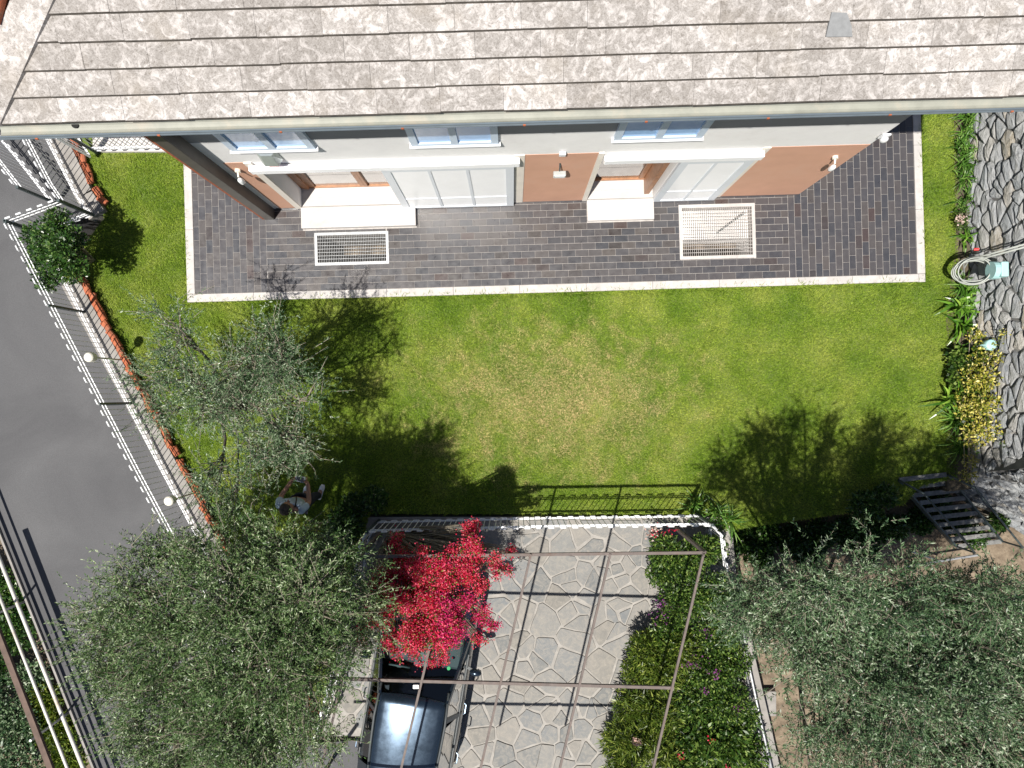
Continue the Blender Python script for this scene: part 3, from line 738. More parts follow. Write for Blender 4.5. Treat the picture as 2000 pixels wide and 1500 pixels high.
for i, poly in voronoi(sites, bx, 0.010):
    if len(poly) < 3: continue
    sk = random.uniform(-.25,.25)
    poly = rough(chaikin(poly, 0.13), .016, .10); n = len(poly)
    poly = [((x+random.uniform(-.012,.012))/K, y+random.uniform(-.012,.012)) for x, y in poly]
    cx = sum(p[0] for p in poly)/n; cy = sum(p[1] for p in poly)/n
    base = random.uniform(-.008,.035); ta, tb = random.uniform(-.15,.15), random.uniform(-.22,.12)
    vs_ = [wp(x,y,-.10) for x,y in poly]
    def hgt(x, y, k): return base + ta*(x-cx) + tb*(y-cy) + k + random.uniform(-.008,.008)
    ring = [wp(cx+(x-cx)*.97, cy+(y-cy)*.97, hgt(x,y,-.012)) for x,y in poly]
    ring2 = [wp(cx+(x-cx)*.72, cy+(y-cy)*.72, hgt(cx+(x-cx)*.7,cy+(y-cy)*.7,random.uniform(.006,.03))) for x,y in poly]
    mid = [wp(cx, cy, hgt(cx,cy,.028))]
    mb = MB(); L = vs_+ring+ring2+mid
    fs = []
    for k in range(n):
        j = (k+1) % n
        fs += [(k,j,n+j,n+k), (n+k,n+j,2*n+j,2*n+k), (2*n+k,2*n+j,3*n)]
    fs = [tuple(reversed(f)) for f in fs]
    mb.add(L, fs, 0.0); mb.build('stone', M['stone'], sw)
mb = MB(); mb.hull8([(9.6,-1.2,.2),(60,-1.2,.2),(60,40,.2),(9.6,40,.2),(9.4,-1.4,1.28),(60,-1.4,1.28),(60,40,1.28),(9.4,40,1.28)]); struct(mb.build('upper_garden', M['bedsoil']))
# soil bed at the foot of the wall
struct(sheet('planting_bed', [(1862,150),(1895,150),(1897,955),(1850,960),(1848,620),(1866,480)], -0.045, M['bedsoil'], -0.3))

# ------------------------------------------------------------------ loop-topped white steel fences
def loop_mesh(h, wd=0.11, r=0.0075, bend=0.0):
    mb = MB(); x = wd/2; c = .02
    path = [(-x,0,c),(-x+c,0,0),(x-c,0,0),(x,0,c),(x,bend,h-c),(x-c,bend,h),(-x+c,bend,h),(-x,bend,h-c)]
    mb.tube(path, r, 4, closed=True, r=0.0)
    mb.tube([(-x+.008,bend,h),(x-.008,bend,h)], r*2.1, 5, r=0.0); mb.tube([(-x+.008,0,0),(x-.008,0,0)], r*1.6, 5, r=0.0)
    return mb.mesh('bar_loop', M['whitemetal'])
LOOPS = {}
def fence(label, pts, h=1.10, z0=0.09, pitch=0.21, group='white loop topped fences', post=M['darksteel'], posts=(), cat='fence', name='garden_fence', endposts=True):
    pts = [Vector((p[0],p[1],z0)) for p in pts]
    f = thing(name, pts[0], label, cat, group)
    if h not in LOOPS: LOOPS[h] = loop_mesh(h)
    zs = (0.10, 0.17, h-.22, h-.12)
    for a, b in zip(pts, pts[1:]):
        d = (b-a); L = d.length; d.normalize(); n = max(2, round(L/pitch)); ang = math.atan2(d.y, d.x)
        for z in zs:
            mb = MB(); mb.bar(a+Vector((0,0,z)), b+Vector((0,0,z)), .017, .012); mb.build('rail', M['whitemetal'], f)
        for k in range(n): place('bar_loop', LOOPS[h], a+d*(L*(k+.5)/n), ang, f)
        for q in posts:
            if q < L:
                p = a+d*q; mb = MB(); mb.bar(p-Vector((0,0,.15)), p+Vector((0,0,h-.06)), .04, .04, up=d); mb.build('post', post, f)
    if endposts:
        for p in (pts[0], pts[-1]):
            mb = MB(); mb.bar(p-Vector((0,0,.15)), p+Vector((0,0,h-.05)), .045, .045, up=(1,0,0)); mb.build('post', post, f)
    return f
def W(u, v, z=0.1): p = P(u, v, z); return (p.x, p.y)
fence('long white fence with looped bars along the asphalt road', [W(85,458), W(320,912), W(598,1432)], posts=(1.62,3.52), name='garden_fence')
fence('short white fence section jutting out behind the round bush', [W(84,456), W(181,420)], endposts=True)
fence('white fence leading from the jutting corner up under the eave', [W(180,419), W(156,384), W(105,286), W(62,200)], h=1.05)
tag(fence('white gate leaf slanting over the road at upper left', [W(107,396,0), W(40,310,0), W(-45,212,0)], z0=0.0, cat='gate', name='gate'), 'white gate leaf slanting over the road at upper left', 'gate', 'white loop topped fences')
fence('white fence beside the pale path under the left eave', [W(184,295), W(352,291)], z0=0.12, h=1.0)
fence('white fence between lawn and driveway behind the red bougainvillea', [W(738,1018), W(1060,1010), W(1362,1006)], posts=(), h=1.10)
fence('short white fence return beside the shrubs at the driveway corner', [W(1364,1007), W(1385,1030), W(1392,1092)], h=1.0, z0=0.05)
fence('white fence along the left side of the driveway behind the car', [W(736,1020), W(722,1050), W(700,1180), W(640,1400)], h=1.05)
# small frame gate near the path
t = thing('small_gate', P(150,280,0.1), 'grey painted gate frame standing open over the lawn corner by the path', 'gate')
a, b = P(176,306,0.15), P(140,250,0.15)
mb = MB(); up = Vector((0,0,1.0))
for p, q in ((a,b),(a+up,b+up),(a,a+up),(b,b+up)): mb.bar(p, q, .035, .035, up=(0.3,0.2,1))
mb.build('frame', M['whitemetal'], t)
for k in range(1,8):
    p = a.lerp(b, k/8); mb = MB(); mb.bar(p, p+up, .012, .012, up=(1,0,0)); mb.build('bar', M['whitemetal'], t)
# concrete kerb with terracotta edging
def offset_strip(px, z0, z1, l, r, name, mat, parent=None):
    mb = MB(); pts = [Vector((*W(u,v,z1),0)) for u, v in px]
    for a, b in zip(pts, pts[1:]):
        d = (b-a).normalized(); n = Vector((-d.y, d.x, 0))
        mb.hull8([a+n*l+Vector((0,0,z0)), b+n*l+Vector((0,0,z0)), b+n*r+Vector((0,0,z0)), a+n*r+Vector((0,0,z0)), a+n*l+Vector((0,0,z1)), b+n*l+Vector((0,0,z1)), b+n*r+Vector((0,0,z1)), a+n*r+Vector((0,0,z1))])
    return mb.build(name, mat, parent)
def kerb(name, px, label):
    k = thing(name, Vector((*W(*px[0]), 0)), label, 'kerb')
    offset_strip(px, -.9, 0.085, .24, -.09, 'kerb_body', M['concrete'], k)
    mb = MB(); L = 0.185
    pro = [(-.06,0),(-.055,.03),(-.02,.05),(.02,.052),(.05,.03),(.06,0)]
    n = len(pro); vs_ = [(x, -L/2, z) for x, z in pro]+[(x*1.12, L/2, z+.018) for x, z in pro]
    mb.add(vs_, [(i,i+1,n+i+1,n+i) for i in range(n-1)]+[tuple(range(n-1,-1,-1)), tuple(range(n,2*n))], 0.0)
    me = mb.mesh('edging_tile', M['terracotta'])
    pts = [Vector((*W(u,v,.085),0.02)) for u, v in px]
    for a, b in zip(pts, pts[1:]):
        d = (b-a); Ln = d.length; d.normalize(); nn = Vector((-d.y, d.x, 0))
        for i in range(int(Ln/.19)):
            p = a+d*(.19*(i+.5))+nn*random.uniform(.275,.325)+Vector((0,0,random.uniform(.0,.04)))
            o = place('edging_tile', me, p, math.atan2(d.y,d.x)+math.pi/2+random.uniform(-.35,.35), k)
kerb('kerb', [(128,553),(320,912),(600,1432)], 'concrete kerb with a row of terracotta edging tiles beside the long fence')
kerb('kerb', [(100,262),(156,384),(182,424)], 'short kerb with terracotta edging tiles at the upper left lawn corner')
# garden lamps on the kerb
for (u, v, label) in ((238,703,'white box lamp on a thin pole halfway along the long fence'), (382,962,'white box lamp on a thin pole at the lower end of the long fence')):
    b = P(u, v, .08); t = thing('garden_lamp', b, label, 'lamp', 'lamps along the long fence')
    mb = MB(); mb.tube([b, b+Vector((0,0,.92))], .014, 8); mb.build('pole', M['steel'], t)
    mb = MB(); c = b+Vector((0,0,1.0)); mb.tube([c-Vector((0,0,.09)), c-Vector((0,0,.06)), c+Vector((0,0,.07)), c+Vector((0,0,.10))], [.05,.085,.085,.06], 14); mb.build('head', M['ivory'], t, smooth=False, bevel=.01)
# ------------------------------------------------------------------ pipe railing at the left of the road
gr = thing('guard_rail', P(90,1280,-.08), 'pipe guard rail with two pale pipes and a brown beam left of the road', 'railing')
def line_at(u0, v0, u1, v1, z, ext=0.25):
    a, b = P(u0,v0,z), P(u1,v1,z); d = b-a; return a-d*ext, b+d*ext
for (q, z, r_, nm, mat) in (((0,1094,161,1497), .22, .033, 'lower_pipe', M['pipewhite']), ((0,1167,130,1497), .60, .026, 'middle_pipe', M['pipewhite'])):
    a, b = line_at(*q, z, .6); mb = MB(); mb.tube([a, b], r_, 10); mb.build(nm, mat, gr, smooth=True)
a, b = line_at(0,1245,98,1497,1.0,.6); mb = MB(); mb.bar(a, b, .10, .06); mb.build('top_beam', M['brownbeam'], gr)
ka, kb_ = line_at(-4,1050,176,1500,-.08,.6)
for k in (0.18, .40, .62, .84):
    p = ka.lerp(kb_, k); n = Vector((-.93,-.37,0))
    mb = MB(); mb.tube([p+n*.05-Vector((0,0,.3)), p+n*.02+Vector((0,0,1.06))], .022, 8); mb.build('post', M['steel'], gr)
offset_strip([(-300,300),(0,1050),(176,1490),(320,1850)], -1.6, -.03, .03, -.01, 'road_edge_kerb', M['concrete'])
tag(bpy.data.objects['road_edge_kerb'], 'narrow concrete kerb between the road and the pipe railing', 'kerb')

# ------------------------------------------------------------------ pergola
ZP = 2.35
pg = thing('pergola', P(1311,1027,0), 'thin rusty steel pergola frame over the parking place', 'pergola')
dR = Vector((-.235,-1,0)).normalized()
BL, BR_ = P(700,1087,ZP), P(1377,1079,ZP)
mb = MB(); mb.bar(BL, BR_, .045, .045); mb.build('beam', M['rust'], pg)
a, b = P(640,1325,ZP), P(1316,1343,ZP); mb = MB(); mb.bar(a, b, .045, .045); mb.build('beam', M['rust'], pg)
a, b = P(560,1590,ZP), P(1250,1600,ZP); mb = MB(); mb.bar(a, b, .045, .045); mb.build('beam', M['rust'], pg)
for u in (726, 882, 1037, 1192, 1374):
    a = P(u,1082,ZP+.025); mb = MB(); mb.bar(a, a+dR*4.6, .035, .035); mb.build('rafter', M['rust'], pg)
for p in (BR_, BL, BR_+dR*4.5, BL+dR*4.5):
    mb = MB(); mb.bar(Vector((p.x,p.y,-.1)), Vector((p.x,p.y,ZP-.022)), .05, .05, up=(1,0,0)); mb.build('post', M['rust'], pg)
mb = MB(); c = P(811,1341,ZP+.06); mb.box(c-Vector((.03,.025,.02)), c+Vector((.05,.03,.02))); mb.build('clamp', M['steel'], pg)

# ------------------------------------------------------------------ car
CA = -math.atan2(.162,.987)
crot = Matrix.Rotation(CA, 4, 'Z'); CO = Vector((-1.32,-3.02,-.03))
car = thing('parked_car', CO, 'dark metallic hatchback parked nose in under the red bougainvillea', 'car')
car.rotation_euler = (0,0,CA); OFF['parked_car'] = Vector((0,0,0))
def sect(hw, zb, zt, crown):      # half body section, mirrored later
    return [(0,zb),(hw*.75,zb),(hw*.95,zb+.08),(hw,zb+.30),(hw*.995,(zb+zt)/2+.1),(hw*.955,zt-.09),(hw*.86,zt-.015),(hw*.55,zt+crown*.6),(0,zt+crown)]
stations = [(-.00,.42,.36,.56,.01),(-.05,.66,.26,.66,.02),(-.18,.78,.22,.74,.03),(-.45,.84,.20,.83,.04),(-.85,.86,.20,.92,.05),(-1.12,.865,.20,.985,.03),(-1.6,.87,.20,.99,.0),(-2.4,.875,.20,1.0,.0),(-3.2,.87,.20,1.02,.0),(-3.7,.83,.22,1.03,.0),(-3.95,.76,.26,.98,.01),(-4.03,.62,.34,.86,.0)]
def loft(rings, mat, name, parent, smooth=True, caps=True):
    mb = MB(); n = len(rings[0]); vs_ = [p for r in rings for p in r]; fs = []
    for i in range(len(rings)-1):
        for k in range(n-1):
            if name == 'body' and 6 <= k <= 9 and 5 <= i <= 8: continue
            fs.append((i*n+k, (i+1)*n+k, (i+1)*n+k+1, i*n+k+1))
    if caps: fs.append(tuple(range(n))); fs.append(tuple(range(len(rings)*n-1, (len(rings)-1)*n-1, -1)))
    mb.add(vs_, fs, 0.0); return mb.build(name, mat, parent, smooth=smooth)
rings = []
for (y, hw, zb, zt, cr) in stations:
    h_ = sect(hw, zb, zt, cr); rings.append([(-x,y,z) for x,z in h_][::-1][:-1]+[(x,y,z) for x,z in h_[0:]][0:] if False else [(x,y,z) for x,z in h_]+[(-x,y,z) for x,z in h_[-2:0:-1]]+[(0,y,h_[0][1])])
body = loft(rings, M['carpaint'], 'body', car)
ss = body.modifiers.new('s','SUBSURF'); ss.levels = 2; ss.render_levels = 2
# cabin: roof panel on pillars, glass between
def roofz(y): return 1.46 - .05*((y+2.55)/1.0)**2
def roofw(y): return .585 - .03*((y+2.6)/1.0)**2
rr = []
for i in range(11):
    y = -2.12 - (3.55-2.12)*i/10; wv = roofw(y); z = roofz(y)
    rr.append([(wv*q, y - (.07*(1-q*q) if i == 0 else 0)*-1, z - .055*abs(q)**2.2 - (.03 if abs(q) > .97 else 0)) for q in [-1+k/8 for k in range(17)]])
mb = MB(); n = 17
vs_ = [p for r in rr for p in r]; mb.add(vs_, [(i*n+k,i*n+k+1,(i+1)*n+k+1,(i+1)*n+k) for i in range(10) for k in range(n-1)], 0.0)
ro = mb.build('roof', M['carpaint'], car, smooth=True); so_ = ro.modifiers.new('s','SOLIDIFY'); so_.thickness = .03; so_.offset = -1
def glass_strip(name, base, top, mat, nseg=10, bow=0.05):
    mb = MB(); vs_ = []
    for k in range(nseg+1):
        q = k/nseg; bq = Vector(base[0]).lerp(Vector(base[1]), q); tq = Vector(top[0]).lerp(Vector(top[1]), q); w_ = 4*q*(1-q)
        bq += Vector((0, bow*w_, 0)); tq += Vector((0, bow*.7*w_, .02*w_))
        for j in range(5):
            p = bq.lerp(tq, j/4); p += Vector((0,0,.03*math.sin(math.pi*j/4))); vs_.append(p)
    mb.add(vs_, [(k*5+j,(k+1)*5+j,(k+1)*5+j+1,k*5+j+1) for k in range(nseg) for j in range(4)], 0.0)
    return mb.build(name, mat, car, smooth=True)
glass_strip('windscreen', [(-.72,-1.16,1.0),(.72,-1.16,1.0)], [(-.565,-2.12,1.405),(.565,-2.12,1.405)], M['carglass'], bow=.10)
glass_strip('rear_window', [(-.66,-3.86,1.03),(.66,-3.86,1.03)], [(-.53,-3.55,1.36),(.53,-3.55,1.36)], M['carglass'], bow=-.05)
for s_ in (-1, 1):
    for (y0, y1, t0, t1) in ((-1.42,-2.42,-2.0,-2.40), (-2.48,-3.40,-2.46,-3.25)):
        mb = MB(); mb.add([(s_*.79,y0,1.0),(s_*.79,y1,1.01),(s_*.60,t1,1.37),(s_*.60,t0-.12,1.37)], [(0,1,2,3)]); mb.build('side_window', M['carglass'], car)
    for (pa, pb, wd) in (((.755,-1.18,1.0),(.58,-2.13,1.405),.075), ((.785,-2.45,1.0),(.597,-2.43,1.385),.07), ((.77,-3.55,1.02),(.575,-3.45,1.37),.16)):
        mb = MB(); mb.bar((s_*pa[0],pa[1],pa[2]), (s_*pb[0],pb[1],pb[2]), wd, .05, up=(s_,0,.4)); mb.build('pillar', M['carpaint'], car)
    mb = MB(); mb.tube([(s_*.575,-1.95,1.395),(s_*.60,-2.5,1.42),(s_*.585,-3.0,1.41),(s_*.56,-3.5,1.37)], .022, 6); mb.build('roof_rail', M['plastic'], car, smooth=True)
    mb = MB(); mb.bar((s_*.80,-1.40,.995), (s_*.80,-3.4,1.015), .02, .02); mb.build('belt_trim', M['plastic'], car)
    t = MB(); t.sphere((s_*.965,-1.68,1.02), .11,.065,.07, 12, 8); mi = t.build('mirror', M['carpaint'], car, smooth=True)
    t = MB(); t.bar((s_*.82,-1.62,.99), (s_*.92,-1.66,1.0), .05, .03); t.build('mirror_arm', M['plastic'], mi)
    for y in (-2.30, -3.18):
        mb = MB(); mb.tube([(s_*.865,y,.86),(s_*.895,y-.02,.865),(s_*.895,y-.17,.868),(s_*.865,y-.19,.865)], .012, 6); mb.build('door_handle', M['carpaint'], car)
    for y in (-1.50,-2.45,-3.38):
        mb = MB(); mb.bar((s_*.872,y,.32), (s_*.835,y,.97), .008, .006, up=(s_,0,.1)); mb.build('door_gap', M['rubber'], car)
    for y in (-.72, -3.28):
        w_ = MB(); w_.tube([(s_*.66,y,.31),(s_*.68,y,.31),(s_*.86,y,.31),(s_*.88,y,.31)], [.28,.31,.31,.28], 24); wh = w_.build('wheel', M['rubber'], car)
        w_ = MB(); w_.tube([(s_*.86,y,.31),(s_*.888,y,.31)], [.21,.19], 20); w_.build('rim', M['steel'], wh)
    mb = MB(); mb.sphere((s_*.60,-.20,.66), .15,.13,.075, 12, 8); mb.build('headlight', M['lens'], car, smooth=True)
    for y in (-2.2,): 
        mb = MB(); mb.sphere((s_*.36,y-.05,.62), .25,.27,.11, 12, 8); mb.sphere((s_*.36,y-.42,.92), .23,.10,.34, 12, 8); mb.sphere((s_*.36,y-.47,1.24), .12,.06,.09, 10, 6); mb.build('seat', M['seat'], car, smooth=True)
mb = MB(); mb.box((-.72,-3.6,.28),(.72,-1.2,.34)); mb.build('cabin_floor', M['rubber'], car)
mb = MB(); mb.box((-.70,-1.72,.80),(.70,-1.13,.965)); mb.build('dashboard', M['plastic'], car, bevel=.05)
mb = MB(); mb.box((-.12,-1.74,.90),(.14,-1.45,.99)); mb.build('centre_console', M['plasticlight'], car, bevel=.02)
mb = MB(); mb.tube([(-.36+.18*math.cos(t),-1.80+.10*math.sin(t)*.6,.96+.15*math.sin(t)) for t in [2*math.pi*k/24 for k in range(24)]], .016, 8, closed=True)
mb.sphere((-.36,-1.79,.96), .08,.03,.07, 10, 6); mb.build('steering_wheel', M['plasticlight'], car, smooth=True)
mb = MB(); mb.sphere((-.37,-1.52,.965), .19,.17,.055, 16, 8); mb.build('instrument_cowl', M['plasticlight'], car, smooth=True)
mb = MB(); mb.tube([(.50,-1.60,1.235),(.50,-1.595,1.245)], .030, 16); mb.build('sticker', M['green'], car)
mb = MB(); mb.tube([(0,-2.1,1.36),(0,-2.05,1.33)], .02, 6); mb.box((-.12,-2.08,1.29),(.12,-2.05,1.36)); mb.build('rear_view_mirror', M['plastic'], car)
mb = MB(); mb.tube([(-.35,-1.06,1.0),(.02,-1.16,1.04),(.45,-1.20,1.06)], .010, 6); mb.tube([(-.62,-1.10,1.0),(-.3,-1.20,1.05)], .010, 6); mb.build('wiper', M['rubber'], car)
mb = MB(); mb.box((-.40,-.0,.36),(.40,.012,.50)); mb.build('grille', M['rubber'], car)
mb = MB(); mb.box((-.68,-3.30,.3),(.68,-2.75,1.0)); mb.build('rear_seat', M['seat'], car, bevel=.08)

# ------------------------------------------------------------------ metal stair down to the lower garden
st = thing('metal_stair', P(1800,935,0), 'dark steel open stair going down beside the stone wall', 'stair')
T0 = P(1802,932,-.02); T1_ = P(1912,1062,-.92)
run = T1_-T0; side = Vector((run.y,-run.x,0)).normalized()
SD = (P(1846,927,0)-P(1757,937,0)).normalized(); hwid = .46
for s_ in (-1, 1):
    a = T0+SD*hwid*s_; b = T1_+SD*hwid*s_
    mb = MB(); mb.bar(a-Vector((0,0,.05)), b-Vector((0,0,.05)), .03, .16); mb.build('stringer', M['darksteel'], st)
    up = Vector((0,0,.6))
    mb = MB(); mb.tube([a+up*.0, a+up*.35+run*.04, a+up+run*.14, b+up, b+up*.85+run*.03], .02, 8); mb.build('handrail', M['darksteel'], st, smooth=True)
    mb = MB(); mb.tube([b, b+up], .018, 8); mb.build('baluster', M['darksteel'], st)
for k in range(10):
    c = T0.lerp(T1_, k/9); r2 = Vector((-SD.y, SD.x, 0))
    mb = MB(); mb.bar(c-SD*hwid*.96, c+SD*hwid*.96, .085, .03); mb.build('tread', M['darktread'], st)
mb = MB(); a, b = P(1765,1107,-.8), P(1910,1084,-.8); mb.tube([a, b], .024, 8); tag(mb.build('metal_pole', M['steel']), 'pale metal pole lying across below the foot of the stair', 'pole')
mb = MB(); a, b = P(1780,1077,-.85), P(1840,1097,-.85); mb.tube([a, b], .02, 8); tag(mb.build('metal_pole', M['steel']), 'short grey pole crossing the pale pole below the stair', 'pole')
# wall and tube railing between driveway shrubs and the lower garden
WR = [(1424,1140),(1448,1290),(1478,1420),(1500,1520),(1560,1800)]
lw = thing('garden_wall', P(1440,1200,0), 'low concrete wall separating the driveway shrubs from the lower garden', 'wall')
offset_strip(WR, -1.7, .06, -.02, .26, 'wall_body', M['concrete'], lw)
rl = thing('tube_railing', P(1440,1200,.06), 'galvanised tube railing on the low wall beside the lower olive tree', 'railing')
rp_ = [P(1424,1143,.06), P(1446,1280,.06), P(1474,1410,.06), P(1515,1590,.06)]
top = [Vector((p.x-.02,p.y,.62)) for p in rp_]
mb = MB(); mb.tube(top, .022, 8); mb.build('top_rail', M['steel'], rl, smooth=True)
mb = MB(); mb.tube([p-Vector((.02,0,-.25)) for p in rp_[1:]], .016, 8); mb.build('middle_rail', M['steel'], rl, smooth=True)
for p, q in zip(rp_, top):
    mb = MB(); mb.tube([p, q], .018, 8); mb.build('post', M['steel'], rl)
mb = MB(); c = P(1505,1375,-.9); mb.box(c-Vector((.12,.25,.4)), c+Vector((.12,.25,.0))); tag(mb.build('concrete_block', M['concrete'], bevel=.02), 'pale concrete block on the soil beside the tube railing', 'block')

# ------------------------------------------------------------------ hose, pipes and pot on the stone wall
t = thing('garden_hose', P(1915,530,.5), 'grey coiled garden hose hanging on the stone wall', 'hose')
hc = P(1920,527,.72)
for k in range(7):
    ry = .23+random.uniform(-.05,.02); rx = .26+random.uniform(-.06,.03); dx = random.uniform(-.06,.05); dz = -.10+.03*k
    mb = MB(); path = []
    for i in range(28):
        an = 2*math.pi*i/28
        path.append(hc+Vector((dx-.10+math.cos(an)*rx*.95, math.sin(an)*ry+dx*.4, dz-.12+math.cos(an)*rx*.75)))
    mb.tube(path, .012, 6, closed=True); mb.build('hose_turn', M['hose'], t, smooth=True)
t = thing('hose_holder', P(1955,527,.75), 'pale teal plastic hose holder fixed to the stone wall', 'hose holder')
c = P(1948,528,.85)
mb = MB(); mb.box(c+Vector((-.03,-.13,-.20)), c+Vector((.10,.13,.16))); mb.build('back_plate', M['teal'], t, bevel=.02)
mb = MB(); mb.tube([c+Vector((-.12,0,.0)), c+Vector((.02,0,0))], [.15,.15], 18); mb.build('drum', M['teal'], t)
t = thing('water_pipes', P(1950,490,.6), 'pair of pale water pipes running up the stone wall to the hose', 'pipe')
for k in range(2):
    a = P(1895,505+k*3,.42)+Vector((0,-.03*k,0)); m1 = P(1932,498,.62)+Vector((-.05,-.045*k,0)); b = P(2040,470,1.5)+Vector((-.12,-.05*k,0))
    mb = MB(); mb.tube([a, m1, b], .016, 8); mb.build('pipe', M['hose'], t, smooth=True)
mb = MB(); c = P(1905,487,.5); mb.tube([c+Vector((-.03,0,0)), c+Vector((.05,0,.02))], .025, 8); mb.build('tap_handle', M['red'], t)
mb = MB(); mb.tube([P(1871,545,0), P(1871,517,.0)+Vector((0,0,.30)), P(1882,516,.30), P(1884,545,.0)], .012, 6); tag(mb.build('wire_hoop', M['steel']), 'thin bent wire hoop standing at the lawn edge below the hose', 'hoop')
t = thing('watering_can', P(1930,674,.25), 'small pale blue watering can among yellow leaves by the wall', 'watering can')
c = P(1932,674,.5); mb = MB(); mb.tube([c+Vector((0,0,-.12)), c+Vector((0,0,-.10)), c+Vector((0,0,.06)), c+Vector((0,0,.07))], [.07,.09,.10,.085], 16); mb.build('can_body', M['teal'], t, smooth=True)
mb = MB(); mb.tube([c+Vector((.08,-.01,-.05)), c+Vector((.16,-.02,.05)), c+Vector((.20,-.02,.08))], [.02,.015,.02], 8); mb.build('spout', M['teal'], t, smooth=True)
mb = MB(); mb.tube([c+Vector((-.09,0,.05)), c+Vector((-.15,.0,.02)), c+Vector((-.13,0,-.08)), c+Vector((-.08,0,-.1))], .011, 8); mb.build('handle', M['teal'], t, smooth=True)

# ------------------------------------------------------------------ foliage tools
def nrm(a): return a/np.maximum(np.linalg.norm(a, axis=-1, keepdims=True), 1e-6)
def leaves(c, d, n, L, Wd, curl=0.0):
    "rhombus leaves: base c, direction d, normal n"
    L = L[:,None]; Wd = Wd[:,None]
    s = nrm(np.cross(d, n)); m = c + d*L*0.5
    q = np.stack([c, m + s*Wd*.5 - n*curl*Wd, c + d*L, m - s*Wd*.5 - n*curl*Wd], axis=1)
    return q.reshape(-1, 3)
def rand_dir(n): return nrm(rng.normal(size=(n,3)))
def in_lobe(n, r, shell=0.35):
    d = rand_dir(n); k = rng.random(n)**shell
    return d*k[:,None]*np.array(r)
def olive_tree(label, base, lobes, mat, fork, tw_per, leaf_len, group='olive trees', trunk_r=.14, name='olive_tree', leaf_n=15, bend=0.0):
    t = thing(name, base, label, 'tree', group)
    base = Vector(base); fk = Vector(fork)
    mb = MB(); m1 = base.lerp(fk, .5)+Vector((random.uniform(-.06,.06), random.uniform(-.06,.06), 0))
    mb.tube([base-Vector((0,0,.1)), base+Vector((0,0,.08)), m1, fk], [trunk_r*1.5, trunk_r*1.15, trunk_r, trunk_r*.9], 10); tk = mb.build('trunk', M['bark'], t, smooth=True)
    V = []; RN = []; tw = MB()
    for (u, v, z, r, dens) in lobes:
        c = P(u, v, z) if not isinstance(u, Vector) else u
        mid = fk.lerp(c, .5)+Vector((random.uniform(-.15,.15), random.uniform(-.15,.15), -.12*(c-fk).length+random.uniform(0,.1)))
        lr = trunk_r*.42*max(.5, r/.5)
        mb = MB(); mb.tube([fk-Vector((0,0,.05)), fk.lerp(mid,.5)+Vector((0,0,.05)), mid, mid.lerp(c,.6), c], [lr, lr*.8, lr*.6, lr*.4, lr*.18], 6); mb.build('limb', M['bark'], tk, smooth=True)
        n = int(tw_per*dens*(r/.5)**2)
        nc = max(5, int(15*(r/.5)**2)); cc = in_lobe(nc, (r, r, r*.66), .5)
        rel = cc[rng.integers(0, nc, n)] + rng.normal(size=(n,3))*np.array([1,1,.8])*(.085+.10*r); anc = np.array(c)+rel
        dr = nrm(rel/np.array([r,r,r*.62])*0.8 + rng.normal(size=(n,3))*.55 + np.array([0,0,.35]))
        tl = rng.uniform(.16,.38,n)*(.8+.4*r)
        # a few long sprigs that break the outline
        k = rng.random(n) < .06; tl[k] *= 1.7
        for i in range(0, n, 3):
            a = Vector(anc[i]); b = a+Vector(dr[i]*tl[i]); tw.tube([a, b], [.005,.002], 3, cap=False)
        for i in range(0, n, 9):
            a = Vector(anc[i]); q = mid.lerp(c, random.uniform(.3,1)); mm = q.lerp(a, .55)+Vector((0,0,random.uniform(-.03,.06))); tw.tube([q, mm, a], [.013,.009,.005], 4, cap=False)
        # leaves along each twig
        f = (np.arange(leaf_n)+.5)/leaf_n
        pc = anc[:,None,:] + dr[:,None,:]*(tl[:,None]*f[None,:])[:,:,None]
        ld = nrm(dr[:,None,:]*.75 + rng.normal(size=(n,leaf_n,3))*.62)
        no = nrm(rng.normal(size=(n,leaf_n,3))*.6 + np.array([0,0,.9]))
        pc = pc.reshape(-1,3); ld = ld.reshape(-1,3); no = no.reshape(-1,3)
        no = nrm(no - ld*np.sum(no*ld,axis=1,keepdims=True))
        m = len(pc); Ls = rng.uniform(.7,1.25,m)*leaf_len
        V.append(leaves(pc, ld, no, Ls, Ls*rng.uniform(.20,.28,m)))
        tone = np.repeat(rng.normal(0,.15,n), leaf_n) + rng.normal(0,.05)
        RN.append(np.clip(rng.random(m)*.85+.07+tone, 0, 1))
    cr = np_mesh('crown', np.concatenate(V), 4, mat, t, np.concatenate(RN)); cr['kind'] = 'stuff'
    struct(tw.build('twigs', M['twig'], cr), 'stuff')
    return t
T1L = [(350,640,2.9,.42,.8),(350,715,2.6,.42,.8),(505,690,2.9,.50,.9),(560,700,2.9,.42,.8),(600,780,2.8,.36,.7),(425,770,2.2,.46,.9),(300,745,2.3,.36,.7),(300,810,2.2,.36,.8),(490,800,2.6,.50,.9),(555,850,2.8,.48,.9),(430,935,2.5,.42,.7),(505,905,2.6,.40,.8),(590,880,2.7,.30,.7),(390,790,2.5,.40,.8),(455,730,2.8,.40,.7),(465,965,2.4,.30,.7)]
T1L = [(u, v, z+random.uniform(-.2,.2), r*.9, d) for u, v, z, r, d in T1L]
olive_tree('sparse olive tree on the lawn between terrace corner and fence', P(470,775,-.05), T1L, M['olive2'], P(430,768,1.15), 370, .048, leaf_n=18)
